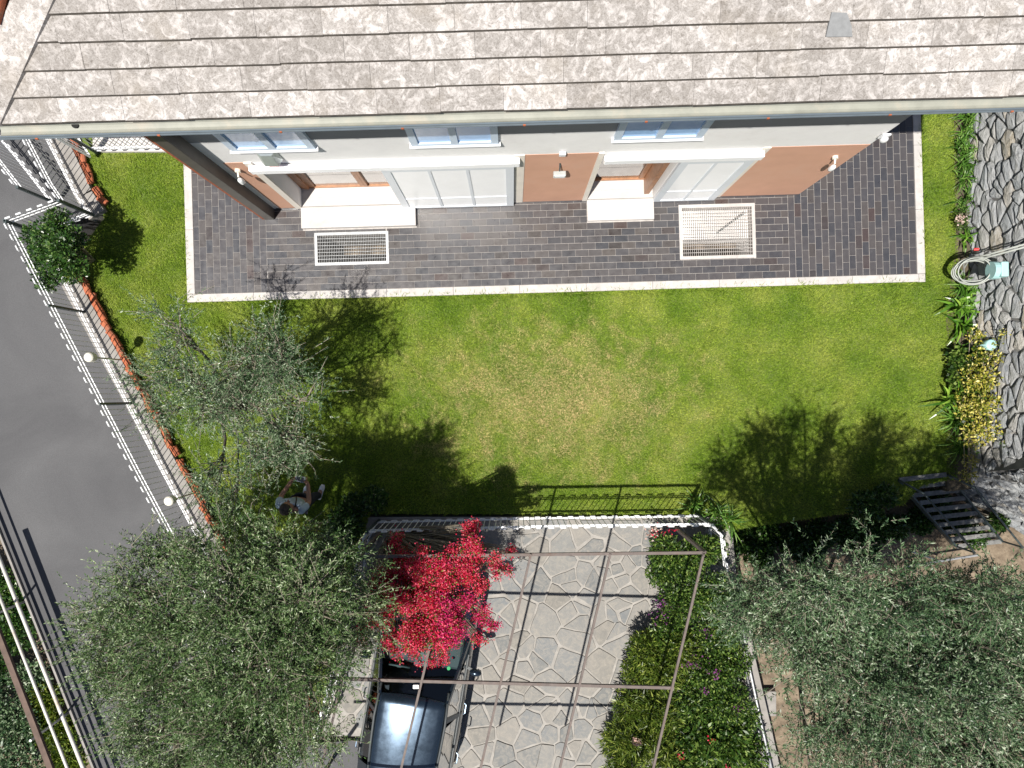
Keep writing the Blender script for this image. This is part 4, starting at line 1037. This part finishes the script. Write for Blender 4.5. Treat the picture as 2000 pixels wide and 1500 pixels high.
T2L = [(250,1160,3.7,.50,1),(205,1250,3.8,.48,1),(240,1350,3.8,.55,1),(320,1090,3.5,.40,.8),(340,1210,4.2,.62,1),(350,1330,4.4,.62,1),(330,1440,4.0,.60,1),(430,1100,3.9,.48,1),(460,1190,4.5,.66,1),(480,1310,4.7,.68,1),(450,1440,4.4,.66,1),(550,1095,4.1,.46,1),(580,1180,4.5,.62,1),(590,1300,4.5,.60,1),(570,1420,4.2,.60,1),(655,1100,3.9,.40,1),(670,1180,4.0,.46,1),(640,1260,4.0,.44,.9),(500,1520,4.2,.6,1),(330,1540,4.0,.6,1),(600,1062,3.4,.32,.8),(480,1060,3.3,.34,.8)]
T2L = [(u, v, z-.25+random.uniform(-.35,.3), r*.95, d) for u, v, z, r, d in T2L]
olive_tree('large dense olive tree overhanging the road at lower left', P(625,1110,-.05), T2L, M['olive'], P(560,1180,1.9), 450, .050, trunk_r=.2, leaf_n=20)
T3L = [(1475,1160,2.9,.36,.8),(1560,1140,3.2,.42,.8),(1650,1150,3.4,.46,.9),(1712,1060,3.4,.16,.35),(1600,1090,3.1,.14,.35),(1760,1175,3.4,.46,.9),(1850,1200,3.3,.46,1),(1950,1165,3.4,.44,1),(1500,1230,3.2,.46,.9),(1590,1230,3.6,.54,.9),(1690,1240,3.8,.58,1),(1800,1265,3.7,.60,1),(1900,1265,3.7,.60,1),(2000,1250,3.5,.56,1),(1570,1320,3.2,.42,.6),(1650,1340,3.7,.56,.8),(1760,1360,3.8,.60,1),(1870,1370,3.8,.60,1),(1980,1370,3.6,.60,1),(1650,1445,3.4,.50,.7),(1740,1465,3.6,.56,1),(1850,1475,3.6,.6,1),(1960,1485,3.6,.6,1),(1590,1410,2.8,.32,.4),(1580,1495,2.9,.36,.5),(2070,1310,3.4,.6,1),(2060,1430,3.4,.6,1),(1440,1135,2.6,.18,.6),(2090,1190,3.3,.5,1),(2130,1270,3.5,.6,1),(2180,1190,3.3,.5,1),(2200,1300,3.4,.6,1)]
T3L = [(u, v, z+(1.35 if v < 1205 else .7)+random.uniform(-.3,.3), r*.96, d) for u, v, z, r, d in T3L] + [(u, v, 1.5, .5, .8) for u, v in ((1490,1195),(1580,1200),(1680,1195),(1770,1190),(1860,1180))]  # hidden low lobes added to darken the ground below the lawn edge
olive_tree('wide grey green olive tree in the lower garden at lower right', (5.1,-3.6,-1.10), T3L, M['olive2'], (5.3,-3.5,0.9), 370, .056, trunk_r=.2, leaf_n=18)

def shrub(name, label, base, lobes, n, L, ratio, mat, group=None, flowers=(), cat='shrub', upright=.5, shell=.45):
    t = thing(name, base, label, cat, group); base = Vector(base)
    V = []; fl = {}; stems = MB()
    tot = sum(l[3]**2 for l in lobes)
    for (u, v, z, r) in lobes:
        c = P(u, v, z); m = int(n*r*r/tot)
        rz = min(r*.8, max(.12, z+.05))
        rel = in_lobe(m, (r, r, rz), shell); pc = np.array(c)+rel
        d = nrm(rel/np.array([r,r,rz])*.6 + rng.normal(size=(m,3))*.6 + np.array([0,0,.25]))
        no = nrm(rng.normal(size=(m,3))*.6+np.array([0,0,.9])); no = nrm(no - d*np.sum(no*d,axis=1,keepdims=True))
        Ls = rng.uniform(.6,1.3,m)*L; V.append(leaves(pc, d, no, Ls, Ls*ratio, .12))
        for k in range(7):
            e = c+Vector(in_lobe(1,(r*.8,r*.8,rz*.8),.5)[0]); stems.tube([base, base.lerp(e,.5)+Vector((random.uniform(-.1,.1),random.uniform(-.1,.1),.08)), e], [.014,.009,.004], 4, cap=False)
    struct(np_mesh('foliage', np.concatenate(V), 4, mat, t), 'stuff')
    struct(stems.build('stems', M['twig'], t), 'stuff')
    for (fm, spots, per, size) in flowers:
        FV = []
        for (u, v, z, r) in spots:
            m = per; pc = np.array(P(u,v,z)) + in_lobe(m, (r,r,r*.5), .6); d = nrm(rng.normal(size=(m,3))+np.array([0,0,.5])); no = nrm(rng.normal(size=(m,3))+np.array([0,0,.8]))
            no = nrm(no - d*np.sum(no*d,axis=1,keepdims=True)); Ls = rng.uniform(.7,1.3,m)*size; FV.append(leaves(pc, d, no, Ls, Ls*.8, .15))
        struct(np_mesh('blossoms', np.concatenate(FV), 4, fm, t), 'stuff')
    return t
shrub('citrus_tree', 'round dark green bush growing through the left fence by the road', P(185,508,-.05), [(105,480,1.2,.38),(72,462,1.0,.24),(138,520,1.1,.30),(112,432,1.2,.24),(92,545,.9,.22),(120,480,1.55,.22),(145,465,1.2,.2),(75,505,.8,.2)], 6500, .07, .42, M['citrus'], cat='bush')
# shrub bed right of the driveway
GH = 'shrubs beside the driveway'
shrub('shrub', 'light green shrub with pink red blooms at the top of the driveway bed', P(1310,1075,-.05), [(1300,1075,.6,.30),(1340,1095,.7,.34),(1370,1075,.7,.28),(1290,1120,.5,.26),(1395,1070,.5,.24)], 7000, .07, .4, M['hedge'], GH, [(M['palebloom'], [(1275,1040,.6,.16)], 60, .05), (M['bract'], [(1285,1038,.7,.2),(1310,1040,.7,.15)], 22, .035)])
shrub('shrub', 'dense green shrub dotted with purple flowers under the pergola corner', P(1350,1190,-.05), [(1330,1170,.7,.40),(1390,1160,.8,.40),(1400,1230,.8,.42),(1310,1230,.6,.36),(1430,1180,.6,.3)], 12000, .06, .42, M['hedge'], GH, [(M['purple'], [(1300,1190,.95,.28),(1285,1205,.9,.22),(1365,1300,1.0,.22),(1395,1320,1.0,.12),(1425,1180,.9,.12),(1380,1235,1.1,.14),(1290,1180,.9,.10)], 26, .034)])
shrub('shrub', 'yellow green shrub leaning over the flagstones at mid driveway', P(1290,1290,-.05), [(1265,1270,.5,.36),(1300,1310,.6,.38),(1245,1310,.4,.28),(1330,1270,.7,.36)], 9000, .09, .25, M['hedge2'], GH)
shrub('shrub', 'leafy green shrub with a few violet flowers against the low concrete wall', P(1400,1330,-.05), [(1390,1310,.8,.42),(1430,1290,.7,.34),(1420,1370,.8,.40),(1360,1370,.7,.40),(1450,1400,.6,.32)], 12000, .065, .42, M['hedge'], GH, [(M['purple'], [(1345,1298,1.1,.13),(1400,1315,1.1,.10),(1440,1385,1.0,.12),(1380,1350,1.1,.1)], 24, .036)])
shrub('shrub', 'spiky yellow green bush with long leaves at the lower driveway edge', P(1260,1430,-.05), [(1240,1380,.5,.36),(1230,1440,.5,.40),(1290,1390,.6,.40),(1290,1460,.6,.42),(1220,1500,.4,.36),(1200,1450,.3,.22)], 9000, .15, .13, M['hedge2'], GH, [(M['palebloom'], [(1242,1450,.85,.10)], 35, .07)])
shrub('shrub', 'broad leaved dark bush with red blossoms at the bottom right of the bed', P(1390,1450,-.05), [(1370,1440,.7,.42),(1420,1450,.7,.40),(1340,1490,.6,.40),(1460,1470,.5,.34),(1400,1520,.6,.4)], 9000, .11, .35, M['hedge'], GH, [(M['bract'], [(1390,1445,1.05,.09),(1420,1500,1.0,.08),(1330,1480,1.0,.08)], 12, .035)])
# under-planting left of the driveway fence and shade plants by the lawn end
shrub('shrub', 'dark shade shrub below the stair corner of the lawn', P(1700,985,-.05), [(1690,990,.25,.28),(1728,968,.2,.22)], 2500, .08, .4, M['citrus'])
shrub('shrub', 'dark undergrowth beside the white fence behind the person', P(660,1010,-.05), [(690,990,.3,.25),(730,975,.3,.25),(670,1030,.4,.35)], 4000, .08, .4, M['citrus'])
for (label, lob) in (('added dark leaves for shade below the lawn edge by the driveway fence corner', [(1450,1050,-.75,.30),(1480,1075,-.75,.30),(1500,1045,-.8,.28)]), ('added dark leaves for shade below the middle of the lawn edge', [(1550,1055,-.75,.32),(1600,1045,-.75,.32),(1580,1085,-.8,.3)]), ('added dark leaves for shade between lawn edge and stair', [(1660,1040,-.75,.34),(1710,1030,-.75,.32),(1690,1070,-.8,.3),(1750,1030,-.8,.26)]), ('added dark leaves for shade under the open treads of the stair', [(1830,985,-.75,.30),(1870,1020,-.85,.28),(1905,1050,-.95,.24),(1800,1015,-.8,.3),(1950,1020,-.8,.2)])):
    shrub('shade_leaves', label, P(lob[0][0],lob[0][1],-1.10), lob, 5000, .07, .6, M['citrus'], 'added shade leaves below the lawn edge')  # invented greenery, put in to darken the ground where deep shade lies
# bushes below the road railing
GB = 'bushes below the road railing'
for (label, lob, mt) in (('dark bush at the left picture edge beyond the pipe railing', [(-30,1150,-.5,.6),(20,1230,-.4,.5),(-40,1290,-.4,.6),(30,1180,-.5,.35)], 'citrus'),
                         ('bright yellow green bush beyond the lower end of the pipe railing', [(85,1370,-.5,.36),(110,1430,-.5,.40),(70,1420,-.5,.36),(130,1490,-.5,.36)], 'hedge2'),
                         ('grey green bush in the bottom left corner beyond the railing', [(20,1420,-.3,.55),(30,1500,-.3,.55),(-40,1400,-.3,.6),(-20,1340,-.4,.4),(60,1330,-.5,.4)], 'olive2')):
    shrub('bush', label, P(lob[0][0],lob[0][1],-1.10), [(u,v,z,r) for u,v,z,r in lob], 9000, .09, .4, M[mt], GB, cat='bush')
# bougainvillea on the pergola
BL_ = [(775,1050,2.0,.16),(840,1105,2.35,.34),(770,1120,2.2,.30),(925,1050,2.0,.20),(905,1105,2.35,.28),(975,1105,2.3,.14),(1000,1112,2.3,.07),(790,1180,2.45,.34),(860,1180,2.5,.34),(925,1165,2.4,.26),(745,1185,2.3,.26),(720,1225,2.1,.22),(820,1235,2.45,.32),(885,1235,2.45,.30),(765,1255,2.3,.22),(945,1225,2.2,.16),(850,1285,2.35,.15),(800,1285,2.3,.12),(930,1255,2.2,.10),(1000,1080,2.2,.10)]
sub = []
for (u, v, z, r) in BL_:
    for k in range(max(1, int(9*(r/.3)))): sub.append((u+random.gauss(0,r*66), v+random.gauss(0,r*66), z+random.uniform(-.18,.14), r*random.uniform(.25,.62)))
BL_ = sub
t = shrub('bougainvillea', 'red flowering bougainvillea climbing over the pergola above the car', P(760,1040,-.05), [(u,v,z-.05,r*1.15) for u,v,z,r in BL_], 13000, .045, .5, M['hedge'], cat='climber')
V = []; V2 = []
for (u, v, z, r) in BL_:
    k = max(5, int(430*(r/.3)**2)); c = np.array(P(u,v,z)); rel = in_lobe(k, (r,r,r*.5), .45); rel[:,2] = np.abs(rel[:,2])*.9-.02
    for i in range(k):       # clusters of papery bracts
        m = 7; pc = c+rel[i]+rng.normal(size=(m,3))*.042; d = nrm(rng.normal(size=(m,3))+np.array([0,0,.5])); no = nrm(rng.normal(size=(m,3))+np.array([0,0,1.0])); no = nrm(no-d*np.sum(no*d,axis=1,keepdims=True))
        Ls = rng.uniform(.018,.032,m); q = leaves(pc, d, no, Ls, Ls*.85, .15)
        (V2 if (u > 850 and 1160 < v < 1245 and rng.random() < .65) or rng.random() < .08 else V).append(q)
struct(np_mesh('bracts', np.concatenate(V), 4, M['bract'], t), 'stuff'); struct(np_mesh('magenta_bracts', np.concatenate(V2), 4, M['magenta'], t), 'stuff')
# strap leaved plants along the stone wall
def straps(name, label, base, n, L, Wd, mat, group, spread_=1.0, bias=(0,0)):
    t = thing(name, base, label, 'plant', group); V = []
    base = np.array(base)
    for i in range(n):
        an = rng.uniform(0, 2*math.pi); l = L*rng.uniform(.6,1.15); out = rng.uniform(.35,.95)*spread_
        dr = np.array([math.cos(an), math.sin(an), 0])+np.array([*bias,0]); b0 = base+np.array([*rng.normal(0,.05,2),0])
        sd = np.array([-dr[1], dr[0], 0])/max(1e-3,np.linalg.norm(dr)); prev = None
        tw_ = rng.uniform(-.4,.4)
        for k in range(7):
            f = k/6; p = b0 + dr*l*out*f*(.6+.4*f) + np.array([0,0,l*(1.15*f-1.0*f*f*out)])
            wv = Wd*(.55+1.1*f*(1-f)*1.6)*(1-f**4)+.001
            s3 = sd*wv/2 + np.array([0,0,tw_*wv/2])
            cur = (p-s3, p+s3)
            if prev is not None: V.append(np.array([prev[0], prev[1], cur[1], cur[0]]))
            prev = cur
    rn = np.repeat(rng.random(n), 6); struct(np_mesh('leaf_fan', np.concatenate(V), 4, mat, t, rn), 'stuff')
    return t
GS = 'strap leaved plants along the wall'
for (u, v, n, L, Wd, mt, label) in ((1885,235,45,.42,.022,'strapthin','grassy strap plant just below the eave at the stone wall'), (1882,262,40,.38,.022,'strapthin','second grassy plant from the eave at the stone wall'),
        (1878,320,45,.40,.020,'strapthin','fine leaved clump at the wall level with the house corner'), (1880,350,50,.36,.020,'strapthin','low arching clump at the wall below the fine leaved one'),
        (1892,222,40,.40,.022,'strapthin','dark grassy clump tucked under the gutter shadow at the wall'), (1872,290,45,.34,.020,'strapthin','spreading grassy clump on the bed between eave and house corner level'), (1890,300,40,.36,.022,'strapthin','grassy clump pressed against the wall stones near the eave'), (1888,385,36,.30,.020,'strapthin','short clump at the wall midway between eave and hose'), (1876,405,26,.28,.020,'strapthin','thin tuft on the bed edge above the pink flowers'), (1890,585,40,.40,.03,'strap','clump of strap leaves right under the coiled hose'), (1878,690,50,.40,.022,'strapthin','dark grassy clump left of the yellow shrub top'), (1868,735,50,.42,.022,'strapthin','grassy clump between the two broad leaved plants'), (1886,455,12,.34,.03,'strap','few stray strap leaves at the wall above the hose'), (1880,470,8,.4,.03,'strap','small tuft beside the tap above the hose'),
        (1876,565,60,.46,.020,'strapthin','narrow leaved clump directly below the hose'), (1868,602,32,.52,.055,'strap','broad leaved green clump left of the watering can'), (1876,635,26,.50,.060,'strap','broad glossy clump below the hose with drooping leaves'),
        (1852,775,30,.58,.050,'strap','arching broad leaved plant reaching onto the lawn'), (1862,820,80,.52,.020,'strapthin','dense grassy clump beside the yellow shrub'), (1872,870,60,.46,.020,'strapthin','dark grassy clump at the lower end of the yellow shrub')):
    straps('strap_plant', label, P(u, v, -.04), n, L, Wd, M[mt], GS, 1.0, (-.1,0))
for (u, v, n, L, label) in ((1395,1000,40,.5,'grassy tuft at the driveway fence corner'), (1420,1015,30,.55,'arching grassy plant right of the driveway fence corner'), (1355,985,26,.45,'grassy tuft behind the driveway fence at its right end')):
    straps('grass_tuft', label, P(u, v, -.05), n, L, .02, M['strapthin'], 'tufts at the driveway fence corner', 1.0)
shrub('yellow_shrub', 'yellow variegated shrub climbing the stone wall beside the lawn', P(1890,760,-.05), [(1905,655,.35,.16),(1912,700,.4,.22),(1900,740,.45,.26),(1930,740,.6,.22),(1925,790,.6,.26),(1895,800,.4,.26),(1900,850,.4,.24),(1930,840,.6,.22),(1945,700,.6,.16),(1935,675,.5,.12),(1895,900,.3,.14),(1890,930,.3,.14),(1885,780,.3,.2)], 2700, .062, .50, M['variegated'], flowers=[(M['hedge'], [(1875,700,.25,.22),(1870,740,.25,.2),(1900,820,.3,.3),(1905,760,.3,.3),(1915,700,.35,.25)], 420, .07)])
shrub('dry_flower', 'small pale pink flowering plant at the lawn edge above the hose', P(1880,430,-.04), [(1880,425,.2,.14),(1882,440,.2,.12)], 250, .06, .3, M['hedge'], flowers=[(M['palebloom'], [(1876,430,.3,.13)], 60, .035)], cat='plant')
shrub('wall_plant', 'tiny yellow plant rooted high in the stone wall', P(1965,655,.6), [(1965,650,.75,.09),(1962,665,.7,.10)], 120, .06, .35, M['variegated'], cat='plant')
shrub('wall_plant', 'sprig of green leaves rooted low in the stone wall near the stair', P(1962,868,.6), [(1965,865,.7,.08),(1968,882,.7,.08)], 90, .06, .35, M['hedge2'], cat='plant')

# ------------------------------------------------------------------ grass
LP = np.array(LAWN)
def np_inside(poly, x, y):
    c = np.zeros(len(x), bool)
    for i in range(len(poly)):
        x0,y0 = poly[i]; x1,y1 = poly[i-1]
        if y0 == y1: continue
        c ^= ((y0 > y) != (y1 > y)) & (x < (x1-x0)*(y-y0)/(y1-y0)+x0)
    return c
NB = 900000
gx = rng.uniform(LP[:,0].min(), LP[:,0].max(), NB); gy = rng.uniform(-3.6, 5.4, NB)
ok = np_inside(LAWN, gx, gy)
rel = np.stack([gx-O0.x, gy-O0.y], 1); gs = rel@np.array([EX.x,EX.y]); gd = rel@np.array([NO.x,NO.y])
ok &= ~((gs > -6.12) & (gs < 7.66) & (gd < D1+.15))
ok &= ~((gs < -6.0) & (gd < -1.13))
ok &= gx < XW-.22
gx, gy = gx[ok], gy[ok]; n = len(gx)
an = rng.uniform(0, 2*math.pi, n); ht = rng.uniform(.018,.045,n); cl = .5+.25*np.sin(gx*7.3+2*np.sin(gy*3.1))+.25*np.sin(gy*8.7+2.3*np.sin(gx*4.3)); ht *= .75+.55*cl
r2_ = np.stack([gx-O0.x, gy-O0.y], 1); es = r2_@np.array([EX.x,EX.y]); ed = r2_@np.array([NO.x,NO.y])
near = ((np.abs(ed-(D1+.16)) < .05) & (es > -6.2) & (es < 7.7)) | (((np.abs(es+6.13) < .04) | (np.abs(es-7.67) < .04)) & (ed < D1+.18)); ht[near] *= rng.uniform(1.0,3.2,near.sum())
le = rng.uniform(.4,1.5,n)*ht; wd = rng.uniform(.004,.009,n)
b0 = np.stack([gx, gy, np.full(n, LAWN_Z)], 1); sd = np.stack([-np.sin(an), np.cos(an), np.zeros(n)], 1)*wd[:,None]
tp = b0+np.stack([np.cos(an)*le, np.sin(an)*le, ht], 1)
gv = np.stack([b0-sd, b0+sd, tp], 1).reshape(-1,3)
go = np_mesh('grass', gv, 3, M['grass'], None); go['kind'] = 'stuff'; go['label'] = 'short sunlit lawn grass with a dry worn patch'; go['category'] = 'grass'

# ------------------------------------------------------------------ person in the shade of the trees
def skin(name, mat, parent, pts, edges, root=0, sub=2):
    off = OFF[parent.name]
    me = bpy.data.meshes.new(name); me.from_pydata([tuple(Vector(p[:3])) for p in pts], edges, []); me.materials.append(mat)
    o = bpy.data.objects.new(name, me); C.objects.link(o); o.parent = parent; OFF[o.name] = off
    md = o.modifiers.new('skin','SKIN'); md.use_smooth_shade = True
    if not me.skin_vertices: bpy.context.view_layer.objects.active = o
    for i, p in enumerate(pts):
        sv = me.skin_vertices[0].data[i]; r = p[3]; sv.radius = r if isinstance(r, tuple) else (r, r); sv.use_root = (i == root)
    s_ = o.modifiers.new('sub','SUBSURF'); s_.levels = sub; s_.render_levels = sub
    return o
PB = P(612,966,-.05); pe = thing('person', PB, 'person in pale blue shirt and dark trousers holding a remote controller under the olive tree', 'person')
pe.rotation_euler = (0,0,-.22)
# local frame: +y is where the person looks
hipz, shz = .95, 1.44
body_pts = [(0,-.02,hipz,(.15,.11)),(0,-.02,1.15,(.14,.10)),(0,-.02,1.34,(.16,.105)),(0,-.015,1.46,(.09,.07)),(0,.005,1.55,.055),(0,.03,1.62,(.075,.09)),(0,.035,1.71,(.075,.095)),(0,.02,1.76,.055),
  (.19,-.02,1.42,.062),(.24,.09,1.20,.045),(.15,.36,1.16,.034),(.10,.43,1.17,.036),
  (-.19,-.02,1.42,.062),(-.25,.09,1.20,.045),(-.15,.36,1.16,.034),(-.10,.43,1.17,.036),
  (.10,-.02,.86,.095),(.12,.06,.48,.062),(.13,.03,.10,.045),(.14,.16,.05,.04),
  (-.10,-.02,.86,.095),(-.12,.01,.48,.062),(-.13,-.06,.10,.045),(-.14,.08,.05,.04)]
body_e = [(0,1),(1,2),(2,3),(3,4),(4,5),(5,6),(6,7),(2,8),(8,9),(9,10),(10,11),(2,12),(12,13),(13,14),(14,15),(0,16),(16,17),(17,18),(18,19),(0,20),(20,21),(21,22),(22,23)]
OFFP = OFF['person']; 
skin('body', M['skin'], pe, body_pts, body_e)
skin('shirt', M['shirt'], pe, [(0,-.02,.90,(.175,.135)),(0,-.02,1.12,(.165,.125)),(0,-.02,1.33,(.185,.125)),(0,-.015,1.44,(.12,.09)),(.195,-.02,1.415,.082),(.235,.06,1.26,.068),(-.195,-.02,1.415,.082),(-.24,.06,1.26,.068)], [(0,1),(1,2),(2,3),(2,4),(4,5),(2,6),(6,7)])
skin('trousers', M['trouser'], pe, [(0,-.02,.95,(.165,.125)),(.10,-.02,.84,.118),(.12,.06,.48,.085),(.13,.03,.10,.07),(-.10,-.02,.84,.118),(-.12,.01,.48,.085),(-.13,-.06,.10,.07)], [(0,1),(1,2),(2,3),(0,4),(4,5),(5,6)])
def lpart(name, mat, fn, smooth=True, parent=pe):
    mb = MB(); fn(mb); me = mb.mesh(name, mat, (0,0,0), smooth); o = bpy.data.objects.new(name, me); C.objects.link(o); o.parent = parent; return o
for s_, dy in ((1,.03),(-1,-.06)):
    def f(mb, s_=s_, dy=dy): mb.tube([(s_*.13,dy-.09,.06),(s_*.13,dy-.06,.055),(s_*.135,dy+.05,.055),(s_*.145,dy+.15,.045),(s_*.145,dy+.20,.04)], [.03,.048,.05,.05,.03], 12)
    lpart('shoe', M['shoe'], f)
    def h(mb, s_=s_):          # thumb and four fingers around the controller grip
        for k in range(4): mb.tube([(s_*.105,.43+.012*k,1.185-.012*k),(s_*.085,.465+.006*k,1.16-.015*k),(s_*.06,.455,1.145-.012*k)], [.011,.010,.008], 6)
        mb.tube([(s_*.115,.42,1.19),(s_*.09,.41,1.215),(s_*.065,.43,1.215)], [.013,.011,.009], 6)
    lpart('fingers', M['skin'], h)
    lpart('ear', M['skin'], lambda mb, s_=s_: mb.sphere((s_*.082,.02,1.66), .012,.025,.035, 8, 6))
    lpart('eye', M['hair'], lambda mb, s_=s_: mb.sphere((s_*.032,.122,1.675), .012,.008,.008, 8, 6))
lpart('nose', M['skin'], lambda mb: mb.sphere((0,.128,1.645), .014,.02,.024, 8, 6))
lpart('mouth', M['red'], lambda mb: mb.sphere((0,.112,1.60), .025,.008,.007, 8, 6))
def hairf(mb): mb.sphere((0,-.005,1.715), .095,.105,.095, 16, 10); mb.sphere((0,-.04,1.66), .088,.075,.09, 14, 8)
lpart('hair', M['hair'], hairf)
lpart('strap', M['hair'], lambda mb: mb.tube([(.10,.02,1.50),(.07,.12,1.40),(.02,.14,1.25)], .012, 6))
ct = thing('remote_controller', PB+Vector((.1,.43,1.2)), 'grey remote controller with small screen in the hands of the person', 'controller')
ct.rotation_euler = (0,0,-.22); OFF[ct.name] = Vector((0,0,0))
lpart('controller_body', M['controller'], lambda mb: mb.box((-.085,-.05,-.03),(.085,.05,.01)), False, ct)
lpart('screen', M['screen'], lambda mb: mb.box((-.06,-.032,.0105),(.06,.038,.014)), False, ct)
for s_ in (-1,1): lpart('stick', M['hair'], lambda mb, s_=s_: mb.tube([(s_*.072,-.02,.01),(s_*.072,-.02,.03)], .006, 8), False, ct)
